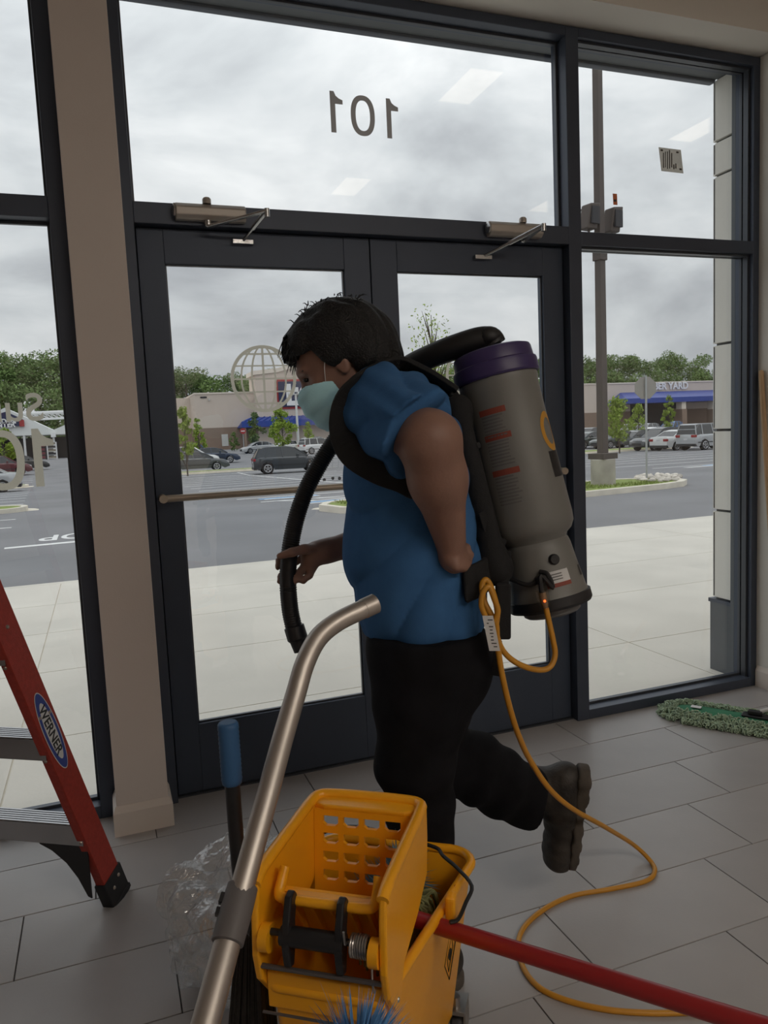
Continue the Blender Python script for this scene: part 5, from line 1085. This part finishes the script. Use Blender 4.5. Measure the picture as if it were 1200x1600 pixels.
for dz in (-.2, .2): MB().lathe([(.012, 0), (.009, .006)], (0, -.028, zc+dz), (0, -1, 0), 8).build('bolt', m_galv, e)
m_stone = mat('pale_stone', (.62, .57, .50), .9, 0, .3, 4, .2, 20, .2, .35); rnd = random.Random(6); sm = []
for q in range(4):
    mb = MB().sphere((0, 0, 0), 1, 8, 6); mb.v = [tuple(np.array(v)*(1+.25*mnoise.noise(Vector(v)*1.3+Vector((q*7, 0, 0))))) for v in mb.v]; o = mb.build('stone', m_stone, None, smooth=True, angle=50); sm.append(o)
cnt = 0
seen = []
for i in range(900):
    px, py = rnd.uniform(968, 1064), rnd.uniform(742.5, 753)
    if px < 1000 and py > 748.5 or (px-1030)**2/1300+(py-747.5)**2/30 > 1.0: continue
    if abs(px-1010.5) < 3 and py > 746.5: continue
    P = onz(px, py, IZ)
    if cnt >= 90 or any((P[0]-a)**2+(P[1]-b)**2 < .022 for a, b in seen): continue
    seen.append((P[0], P[1])); o = sm[cnt % 4]
    if cnt >= 4: o = o.copy(); COL.objects.link(o)
    r_ = rnd.uniform(.05, .085); o.scale = (r_*rnd.uniform(.9, 1.5), r_, r_*rnd.uniform(.5, .75)); o.location = (P[0], P[1], IZ+r_*.3); o.rotation_euler = (0, 0, rnd.uniform(0, 6)); cnt += 1
    tag(o, 'pale landscaping stone in the pile around the stop sign post', 'stone', 'stones around the stop sign')
# other signs and posts in the lot
def ground_at(px, py):
    z = -.5
    for _ in range(60):
        P = onz(px, py, z) if ray(px, py)[2] < -1e-4 else dep(px, py, 120); z = .5*z+.5*gz(min(P[1], 128))
    return P
def round_sign(px, base_t, ptop, r_px, lab, m, white=True):
    P = dep(px, 690, base_t); g0 = gz(P[1]); e = empty('road_sign', (P[0], P[1], g0), 0, lab, 'road sign'); k = base_t/FPX; zc = dep(px, ptop, base_t)[2]-g0
    MB().tube([(0, 0, 0), (0, 0, zc)], .05, 6).build('post', m_galv, e); MB().lathe([(r_px*k, 0), (r_px*k, .03)], (0, -.05, zc), (0, -1, 0), 20).build('sign_plate', m, e); box('sign_bar', m_sgw, e, -r_px*k*.65, r_px*k*.65, -.09, -.085, zc-r_px*k*.15, zc+r_px*k*.15)
round_sign(380.5, 100, 673.5, 4.6, 'round red no entry sign before the blue awning', m_sgr)
e0 = dep(466, 690, 92); e = empty('light_pole', (e0[0], e0[1], gz(e0[1])), 0, 'slim white lamp post before the store sign', 'light pole'); k = 92/FPX; ztop = dep(466, 616, 92)[2]-gz(e0[1])
MB().tube([(0, 0, 0), (0, 0, ztop)], [.18, .11], 8).build('shaft', m_truss, e); MB().lathe([(.35, 0), (.35, 1.0), (0, 1.05)], (0, 0, 0), (0, 0, 1), 12).build('footing', m_curb, e); 
for s in (-1, 1): box('lamp_head', m_truss, e, s*.55-.35, s*.55+.35, -.3, .3, ztop-.1, ztop+.25, bevel=.05)
MB().tube([(-.5, 0, ztop), (.5, 0, ztop)], .06, 6).build('cross_arm', m_truss, e); box('camera_box', m_truss, e, -.3, .3, -.3, .3, ztop+.25, ztop+.8)
# shopping cart
P = ground_at(513, 751); e = empty('shopping_cart', tuple(P), radians(20), 'wire shopping cart left in a parking bay', 'cart'); mb = MB()
for z, a in ((.55, .22), (.95, .28)):
    mb.tube([(-.45, -a, z), (.4, -a, z), (.4, a, z), (-.45, a, z)], .02, 5, closed=True)
for x in (-.45, -.2, .1, .4):
    for s in (-1, 1): mb.tube([(x, s*.22, .55), (x, s*.28, .95)], .012, 4)
mb.build('basket', m_galv, e); mb = MB()
for s in (-1, 1): mb.tube([(-.5, s*.25, 1.0), (-.4, s*.24, .2), (.45, s*.24, .15)], .018, 5)
mb.build('chassis', m_galv, e)
for x in (-.38, .42):
    for s in (-1, 1): MB().lathe([(.07, -.02), (.07, .02)], (x, s*.24, .07), (0, 1, 0), 10).build('wheel', m_blk, e)
# ------------------------------------------------------------------ cars
m_tire = mat('tyre', (.012, .012, .013), .8); m_rim = mat('alloy_rim', (.42, .42, .43), .3, .8); m_cgl = mat('car_glass', (.018, .021, .024), .08, 0, .02, 5, 0, 10, .8); m_tail = mat('tail_lamp', (.30, .02, .02), .25); m_head = mat('head_lamp', (.6, .6, .6), .15, .3); m_ctrim = mat('car_trim', (.02, .02, .022), .5); m_plate = mat('number_plate', (.6, .6, .62), .5)
PAINT = dict(black=(.012, .014, .017), charcoal=(.035, .04, .045), grey=(.085, .09, .095), silver=(.42, .43, .44), white=(.72, .72, .71), blue=(.03, .17, .50), maroon=(.10, .016, .022), green=(.05, .065, .06), darkblue=(.02, .035, .07))
SHP = dict(  # length, width, ground clearance, belt outline, glasshouse outline, roof-less: bed
 sedan=(4.75, 1.80, .22, [(0, .45), (.0, .80), (.06, .98), (.5, 1.02), (1.1, 1.00), (3.2, .97), (3.6, .92), (4.35, .80), (4.66, .68), (4.75, .50)], [(.62, 1.0), (1.35, 1.38), (1.9, 1.45), (2.5, 1.44), (3.0, 1.32), (3.62, .93)]),
 suv=(4.60, 1.86, .28, [(0, .55), (.0, .95), (.05, 1.08), (.4, 1.08), (3.1, 1.05), (3.45, 1.02), (4.2, .93), (4.52, .78), (4.60, .55)], [(.08, 1.08), (.38, 1.60), (.8, 1.68), (2.0, 1.70), (2.6, 1.62), (3.45, 1.03)]),
 hatch=(4.30, 1.76, .22, [(0, .45), (.0, .85), (.06, .98), (.4, 1.00), (2.9, .98), (3.2, .94), (3.95, .80), (4.24, .66), (4.30, .48)], [(.10, .98), (.55, 1.40), (1.0, 1.50), (1.9, 1.51), (2.4, 1.42), (3.22, .95)]),
 boxsuv=(4.50, 1.82, .28, [(0, .55), (.0, 1.0), (.04, 1.08), (3.0, 1.08), (3.3, 1.06), (4.2, 1.0), (4.45, .85), (4.50, .55)], [(.05, 1.08), (.18, 1.70), (.5, 1.76), (2.2, 1.77), (2.6, 1.70), (3.25, 1.07)]),
 pickup=(5.6, 1.98, .32, [(0, .55), (.0, 1.08), (.04, 1.14), (1.9, 1.14), (4.0, 1.12), (4.3, 1.10), (5.3, 1.04), (5.55, .85), (5.6, .55)], [(1.95, 1.14), (2.12, 1.72), (2.5, 1.82), (3.3, 1.82), (3.6, 1.74), (4.28, 1.11)]))
def rim_(wl_, c, s, R):
    c = np.array(c); mb = MB(); mb.tube([c+np.array([R*.62*cos(a), 0, R*.62*sin(a)]) for a in np.linspace(0, 2*pi, 17)[:-1]], .028, 5, closed=True)
    for k in range(5): a = 2*pi*k/5+.3; d = np.array([cos(a), 0, sin(a)]); mb.obox(c+d*R*.33, d*R*.30, np.array([-sin(a), 0, cos(a)])*R*.10, np.array([0, .012, 0]))
    mb.build('rim', m_rim, wl_)
def make_car(kind, color):
    L_, W_, gc2, belt, gh = SHP[kind]; pm_ = mat('car_paint_'+color, PAINT[color], .28, .15, .02, 3, 0, 10, .5, coat=.6); root = bpy.data.objects.new('car', None); COL.objects.link(root); hw = W_/2; R = .33 if kind in ('sedan', 'hatch') else .37
    wx = (L_*.185, L_*.80); xs_ = sorted(set([p[0] for p in belt]+[x+s*(R+.05)*c for x in wx for s, c in ((-1, 1), (1, 1), (-1, .7), (1, .7), (0, 0))]+list(np.linspace(.3, L_-.3, 9)))); mb = MB(); rings = []
    for x in xs_:
        zt_ = np.interp(x, [p[0] for p in belt], [p[1] for p in belt]); zb_ = gc2+(.12*max(0, .3-x)/.3)+(.1*max(0, x-L_+.3)/.3)
        for w_ in wx:
            if abs(x-w_) < R+.051: zb_ = max(zb_, R+sqrt(max(0, (R+.05)**2-(x-w_)**2))-.02)
        zb_ = min(zb_, zt_-.12); tp_w = hw*(1-.10*max(0, .5-x)/.5-.14*max(0, x-L_+.7)/.7); zm = (zb_+zt_)/2
        rings.append([(x, -tp_w*.97, zb_), (x, -tp_w, zm), (x, -tp_w*.985, zt_-.08), (x, -tp_w*.90, zt_), (x, 0, zt_+.025), (x, tp_w*.90, zt_), (x, tp_w*.985, zt_-.08), (x, tp_w, zm), (x, tp_w*.97, zb_)])
    n = 9; v = [q for r_ in rings for q in r_]; f = []
    for i in range(len(rings)-1):
        for k in range(n): f.append((i*n+k, i*n+(k+1) % n, (i+1)*n+(k+1) % n, (i+1)*n+k))
    f += [tuple(range(n)), tuple((len(rings)-1)*n+k for k in range(n))[::-1]]
    body = mb.add([(x-L_/2, y, z) for x, y, z in v], f).build('car_body', pm_, root, smooth=True, angle=40)
    g = [(x-L_/2, z) for x, z in gh]; zb_ = gh[0][1]; H_ = max(z for _, z in gh)-zb_
    def gw(z): return hw*(.90-.20*(z-zb_)/H_)
    v = []; f = []
    for x, z in g: v += [(x, -gw(z), z), (x, gw(z), z)]
    m_ = len(g)
    v += [(x, -gw(zb_), zb_-.03) for x, z in g]+[(x, gw(zb_), zb_-.03) for x, z in g]
    for i in range(m_-1): f += [(2*i, 2*i+2, 2*i+3, 2*i+1), (2*i, 2*m_+i, 2*m_+i+1, 2*i+2), (2*i+1, 2*i+3, 3*m_+i+1, 3*m_+i)]
    MB().add(v, f).build('car_windows', m_cgl, root)
    top = [(x, z) for x, z in g if z > zb_+H_*.80]; xa, xb = g[1][0]-.06, g[-2][0]+.05; zr = lambda x: np.interp(x, [q[0] for q in g], [q[1] for q in g])
    xs2 = list(np.linspace(xa, xb, 9)); v = []; f = []
    for x in xs2: z = zr(x); w_ = gw(z); v += [(x, -w_-.015, z-.05), (x, -w_*.96, z+.025), (x, w_*.96, z+.025), (x, w_+.015, z-.05)]
    for i in range(8): f += [(4*i+k, 4*i+4+k, 4*i+5+k, 4*i+1+k) for k in range(3)]
    f += [(0, 1, 2, 3), (32, 33, 34, 35)]
    MB().add(v, f).build('car_roof', pm_, root, smooth=True, angle=50)
    x0, x1 = g[0][0], g[-1][0]
    for s in (-1, 1):
        for xb_, xt_ in ((x0+.02, g[1][0]), (x1-.02, g[-2][0]), (x0+(x1-x0)*.52, x0+(x1-x0)*.50), (x0+(x1-x0)*.20, x0+(x1-x0)*.22)):
            zt_ = zr(xt_); MB().tube([(xb_, s*(gw(zb_)+.008), zb_-.02), (xt_, s*(gw(zt_)+.008), zt_)], .035, 5).build('pillar', pm_, root)
        box('wing_mirror', pm_, root, x1-.75, x1-.6, s*(hw*.95+.08)-.09, s*(hw*.95+.08)+.09, zb_-.02, zb_+.14, bevel=.03)
        MB().obox((x0+(x1-x0)*.5, s*hw*.99, (gc2+zb_)/2-.12), ((x1-x0)*.46, 0, 0), (0, .012, 0), (0, 0, .03)).build('side_trim', m_ctrim, root)
        zt_ = belt[1][1]; MB().obox((-L_/2+.06, s*hw*.72, zt_-.02), (.085, 0, 0), (0, hw*.20, 0), (0, 0, .085)).build('tail_lamp', m_tail, root, bevel=.02)
        zh = np.interp(L_-.25, [p[0] for p in belt], [p[1] for p in belt]); MB().obox((L_/2-.22, s*hw*.68, zh-.10), (.16, 0, -.03), (0, hw*.17, 0), (0, 0, .065)).build('head_lamp', m_head, root, bevel=.02)
        for w_ in wx:
            wl_ = MB().lathe([(R*.62, 0), (R*.95, 0), (R, .03), (R, .18), (R*.95, .21), (R*.6, .21)], (w_-L_/2, s*(hw-.20), R), (0, s, 0), 20).build('wheel', m_tire, root, smooth=True, angle=40)
            rim_(wl_, (w_-L_/2, s*(hw+.015), R), s, R)
    box('grille', m_ctrim, root, L_/2-.06, L_/2+.005, -hw*.5, hw*.5, gc2+.12, gc2+.34); box('number_plate', m_plate, root, -L_/2-.012, -L_/2+.02, -.16, .16, .72, .83); box('rear_bumper', m_ctrim, root, -L_/2-.02, -L_/2+.2, -hw*.9, hw*.9, gc2+.02, gc2+.2, bevel=.03)
    return root
def car(kind, color, px, py, t, head_deg, lab):   # px, py: picture point of the middle of the near wheels; heading in degrees from +X
    P = dep(px, py, t); o = make_car(kind, color); o.location = (P[0], P[1], gz(P[1])); o.rotation_euler = (0, 0, radians(head_deg)); return tag(o, lab, 'car', 'cars parked outside the store')
for a in (('suv', 'charcoal', 452, 734, 49, -6, 'dark grey suv seen from its rear side, centre of the lot'),
          ('sedan', 'grey', 307, 735, 56, -4, 'dark grey sedan behind the left door frame'),
          ('suv', 'white', 300, 724, 64, -8, 'white crossover behind the dark grey sedan'),
          ('sedan', 'darkblue', 334, 716, 70, -6, 'dark blue sedan behind the white crossover'),
          ('pickup', 'blue', 300, 713, 80, -6, 'bright blue pickup at the far left of the left door pane'),
          ('sedan', 'silver', 405, 705, 98, 186, 'silver sedan parked before the no entry sign'),
          ('sedan', 'white', 448, 703, 96, 186, 'white sedan behind the dark grey suv'),
          ('boxsuv', 'white', 499, 704, 86, 12, 'boxy white suv parked below the face mask'),
          ('suv', 'silver', 480, 698, 104, 190, 'silver car behind the boxy white suv'),
          ('sedan', 'silver', -44, 764, 40, 183, 'silver sedan tail at the left edge behind the ladder'),
          ('suv', 'maroon', 2, 732, 62, 6, 'maroon suv behind the suite lettering'),
          ('sedan', 'black', 34, 725, 72, 8, 'black sedan beyond the maroon suv'),
          ('sedan', 'green', 922, 692, 68, 186, 'grey green sedan left of the light pole'),
          ('suv', 'black', 920, 686, 78, 200, 'black suv at the left edge of the right window'),
          ('sedan', 'white', 972, 691, 74, 186, 'white sedan front behind the young tree'),
          ('sedan', 'charcoal', 996, 692, 66, 186, 'charcoal sedan left of the stop sign post'),
          ('sedan', 'green', 962, 691, 66, 186, 'green grey hatchback right of the light pole'),
          ('suv', 'charcoal', 1030, 702, 58, 186, 'dark grey crossover facing left behind the sign post'),
          ('sedan', 'white', 1066, 703, 55.1, 6, 'white sedan seen from behind at the right'),
          ('boxsuv', 'silver', 1108, 703, 52.1, 6, 'silver suv rear at the right edge of the window'),
          ('sedan', 'blue', 1040, 688, 76, 205, 'bright blue sedan in the second row'),
          ('sedan', 'white', 1018, 688, 80, 205, 'white hatchback left of the bright blue sedan'),
          ('suv', 'charcoal', 1074, 688, 74, 205, 'dark suv behind the white sedan'),
          ('pickup', 'blue', 1052, 681, 96, 195, 'blue pickup in the back row'),
          ('suv', 'silver', 1008, 682, 96, 200, 'silver suv in the back row behind the sign post'),
          ('boxsuv', 'white', 986, 682, 98, 200, 'white suv in the back row left of the sign post'),
          ('sedan', 'black', 906, 682, 88, 200, 'black sedan in the back row at the left')): car(*a)
# ------------------------------------------------------------------ trees
m_leafy = mat('young_leaf', (.26, .36, .045), .8, 0, .3, 3, obvar=.1); m_leafd = mat('forest_leaf', (.16, .24, .075), .85, 0, .35, .35, obvar=.22); m_leafm = mat('mid_leaf', (.13, .19, .055), .85, 0, .3, 2, obvar=.15); m_bark = mat('bark', (.09, .07, .055), .9)
def leaf_cloud(blobs, n, size, seed):
    rs = np.random.RandomState(seed); V = []; w = np.array([b[1]**2 for b in blobs]); w = w/w.sum(); ci = rs.choice(len(blobs), n, p=w)
    c = np.array([b[0] for b in blobs])[ci]; r = np.array([b[1] for b in blobs])[ci]
    d = rs.normal(size=(n, 3)); d /= np.linalg.norm(d, axis=1)[:, None]; p = c+d*(r*rs.uniform(.55, 1.05, n))[:, None]*np.array([1, 1, .85])
    a = rs.normal(size=(n, 3)); a /= np.linalg.norm(a, axis=1)[:, None]; b = np.cross(a, rs.normal(size=(n, 3))); b /= np.linalg.norm(b, axis=1)[:, None]; s = size*rs.uniform(.6, 1.3, n)[:, None]
    v = np.stack([p-a*s, p-b*s*.5, p+a*s, p+b*s*.5], 1).reshape(-1, 3); return v, np.arange(4*n).reshape(-1, 4)
def meshfrom(v, f, name, m):
    me = bpy.data.meshes.new(name); me.from_pydata(v.tolist(), [], f.tolist()); me.materials.append(m); me.update(); return me
FV = []
for q in range(5):     # five forest crowns, unit height 1
    rs = np.random.RandomState(20+q); bl = []
    for i in range(26):
        h = rs.uniform(.22, .92); wd2 = .30*sqrt(max(.05, 1-((h-.5)/.52)**2)); a = rs.uniform(0, 6.28); rr = rs.uniform(.2, 1)*wd2; bl.append(((rr*cos(a), rr*sin(a), h), rs.uniform(.07, .13)))
    v, f = leaf_cloud(bl, 6500, .0125, 40+q); FV.append(meshfrom(v, f, 'foliage', m_leafd))
tk = MB().tube([(0, 0, -.02), (.005, 0, .4), (0, .01, .8)], [.02, .014, .004], 7); tko = tk.build('trunk', m_bark, None); trunk_me = tko.data; bpy.data.objects.remove(tko)
def tree(name, P, H_, me, tr_me, lab, grp, wide=1., rz=0.):
    e = empty(name, tuple(P), rz, lab, 'tree', grp)
    for nm, m_ in (('foliage', me), ('trunk', tr_me)): o = bpy.data.objects.new(nm, m_); COL.objects.link(o); o.parent = e; o.scale = (H_*wide, H_*wide, H_)
rnd = random.Random(21)
def top_px(px):   # skyline row of the wood behind the store
    return np.interp(px, [-60, 0, 30, 60, 90, 110, 270, 292, 320, 345, 370, 400, 430, 460, 560, 640, 720, 830, 905, 935, 960, 985, 1010, 1025, 1045, 1060, 1085, 1110, 1140], [562, 552, 560, 566, 548, 545, 578, 566, 578, 570, 582, 580, 572, 575, 575, 575, 572, 566, 556, 552, 550, 556, 544, 542, 552, 564, 556, 568, 570])
ORD = ['first', 'second', 'third', 'fourth', 'fifth', 'sixth', 'seventh', 'eighth', 'ninth', 'tenth', 'eleventh', 'twelfth', 'thirteenth', 'fourteenth', 'fifteenth', 'sixteenth', 'seventeenth', 'eighteenth']
k = 0; cntw = {}; px = -240; Yt = 176
while px < 1330:
    zone = 0 if px < 200 else (1 if px < 600 else (2 if px < 880 else 3))
    P = ony(px, 690, Yt+rnd.uniform(-2, 6)); g0 = -.3; top = ony(px, top_px(px)+rnd.uniform(-6, 8), P[1])[2]; i = cntw.get(zone, 0); cntw[zone] = i+1
    lab = ['forest tree behind the garden center', 'forest tree behind the beige store wall', 'forest tree in the skyline behind the vacuum', 'forest tree in the skyline over the lumber yard'][zone]+', '+ORD[i]+' from the left'
    tree('forest_tree', (P[0], P[1], g0), (top-g0)*1.04, FV[k % 5], trunk_me, lab, 'forest trees behind the store', rnd.uniform(.95, 1.2), rnd.uniform(0, 6)); k += 1
    px += rnd.uniform(28, 40)
# understory closing the gaps under the crowns
rs = np.random.RandomState(3); bl = []
for i in range(400): X = rs.uniform(-95, 215); bl.append(((X, rs.uniform(167, 174), rs.uniform(1, 13.5)), rs.uniform(1.8, 3.6)))
v, f = leaf_cloud(bl, 105000, .36, 77); o = bpy.data.objects.new('understory', meshfrom(v, f, 'understory', m_leafd)); COL.objects.link(o); tag(o, 'dense green undergrowth at the edge of the wood behind the store', 'shrubs', kind='stuff')
# young planted trees in the lot
def young(px, top, bot, t, wpx, m, seed, n, lab, leaf=.10, bare=.25, name='young_tree', dens=None):
    P = dep(px, bot, t); g0 = gz(P[1]); H_ = dep(px, top, t)[2]-g0; W_ = wpx*t/FPX/2; rs = np.random.RandomState(seed); e = empty(name, (P[0], P[1], g0), 0, lab, 'tree'); mb = MB().tube([(0, 0, 0), (.02*H_*.2, 0, H_*.5), (0, 0, H_*.97)], [.018*H_*.6+.015, .012*H_*.5+.01, .006], 6); bl = []
    nb = dens or 26
    for i in range(nb):
        h = rs.uniform(bare, 1.0); w_ = W_*(1-.75*max(0, (h-.55)/.45))*(.45+.55*min(1, (h-bare)/.2+.3)); a = rs.uniform(0, 6.28); r_ = w_*rs.uniform(.35, 1.); q = (r_*cos(a), r_*sin(a), h*H_); bl.append((q, W_*rs.uniform(.22, .45))); mb.tube([(0, 0, max(.1, h-.18)*H_), (q[0]*.5, q[1]*.5, (h-.08)*H_), q], [.012*H_*.3+.004, .008*H_*.3+.003, .003], 4)
    mb.build('branches', m_bark, e); v, f = leaf_cloud(bl, n*2, leaf*.72, seed+1); o = bpy.data.objects.new('foliage', meshfrom(v, f, 'foliage', m)); COL.objects.link(o); o.parent = e
young(293, 640, 738, 50, 34, m_leafy, 1, 700, 'young light green tree beside the dark grey sedan', .16)
young(313, 655, 722, 66, 20, m_leafy, 2, 400, 'slim young tree behind the white crossover', .16)
young(400, 646, 702, 104, 28, m_leafm, 3, 600, 'dull green young tree before the blue awning', .22)
young(443, 640, 708, 90, 40, m_leafy, 4, 1100, 'bright yellow green young tree before the store entrance', .22)
young(483, 660, 705, 95, 17, m_leafy, 5, 350, 'small bright young tree below the face mask', .2)
young(366, 676, 700, 112, 16, m_leafm, 12, 300, 'dark shrub by the store wall', .2, .05, 'shrub')
young(968, 620, 702, 54, 44, m_leafy, 6, 900, 'airy light green young tree right of the light pole', .15)
young(998, 632, 694, 72, 30, m_leafy, 7, 500, 'airy young tree behind the stop sign post', .16)
young(1045, 617, 690, 80, 19, m_leafy, 8, 500, 'narrow bright young tree before the lumber yard column', .18)
young(8, 674, 730, 70, 42, m_leafy, 9, 900, 'round yellow green tree behind the suite lettering', .2)
young(684, 487, 775, 16.0, 120, m_leafy, 10, 520, 'young tree with sparse leaves just outside the right door', .045, .35, dens=46)
# grass tufts on the island
rs = np.random.RandomState(8); n = 5000; X = rs.uniform(4.6, 12.3, n); Y = rs.uniform(11.5, 13.2, n); ok = (Y > 11.45+.0*X) & ((X < 11.5) | (Y < 12.2)); X, Y = X[ok], Y[ok]; a = rs.uniform(0, 6.28, len(X)); w_ = .012; h = rs.uniform(.03, .07, len(X)); Z = np.full(len(X), ISZ+.128)
v = np.stack([np.stack([X-w_*np.cos(a), Y-w_*np.sin(a), Z], 1), np.stack([X+w_*np.cos(a), Y+w_*np.sin(a), Z], 1), np.stack([X+rs.normal(size=len(X))*.02, Y+rs.normal(size=len(X))*.02, Z+h], 1)], 1).reshape(-1, 3)
o = bpy.data.objects.new('grass', meshfrom(v, np.arange(len(v)).reshape(-1, 3), 'grass', m_grass)); COL.objects.link(o); tag(o, 'short grass growing on the curbed island', 'grass', kind='stuff')
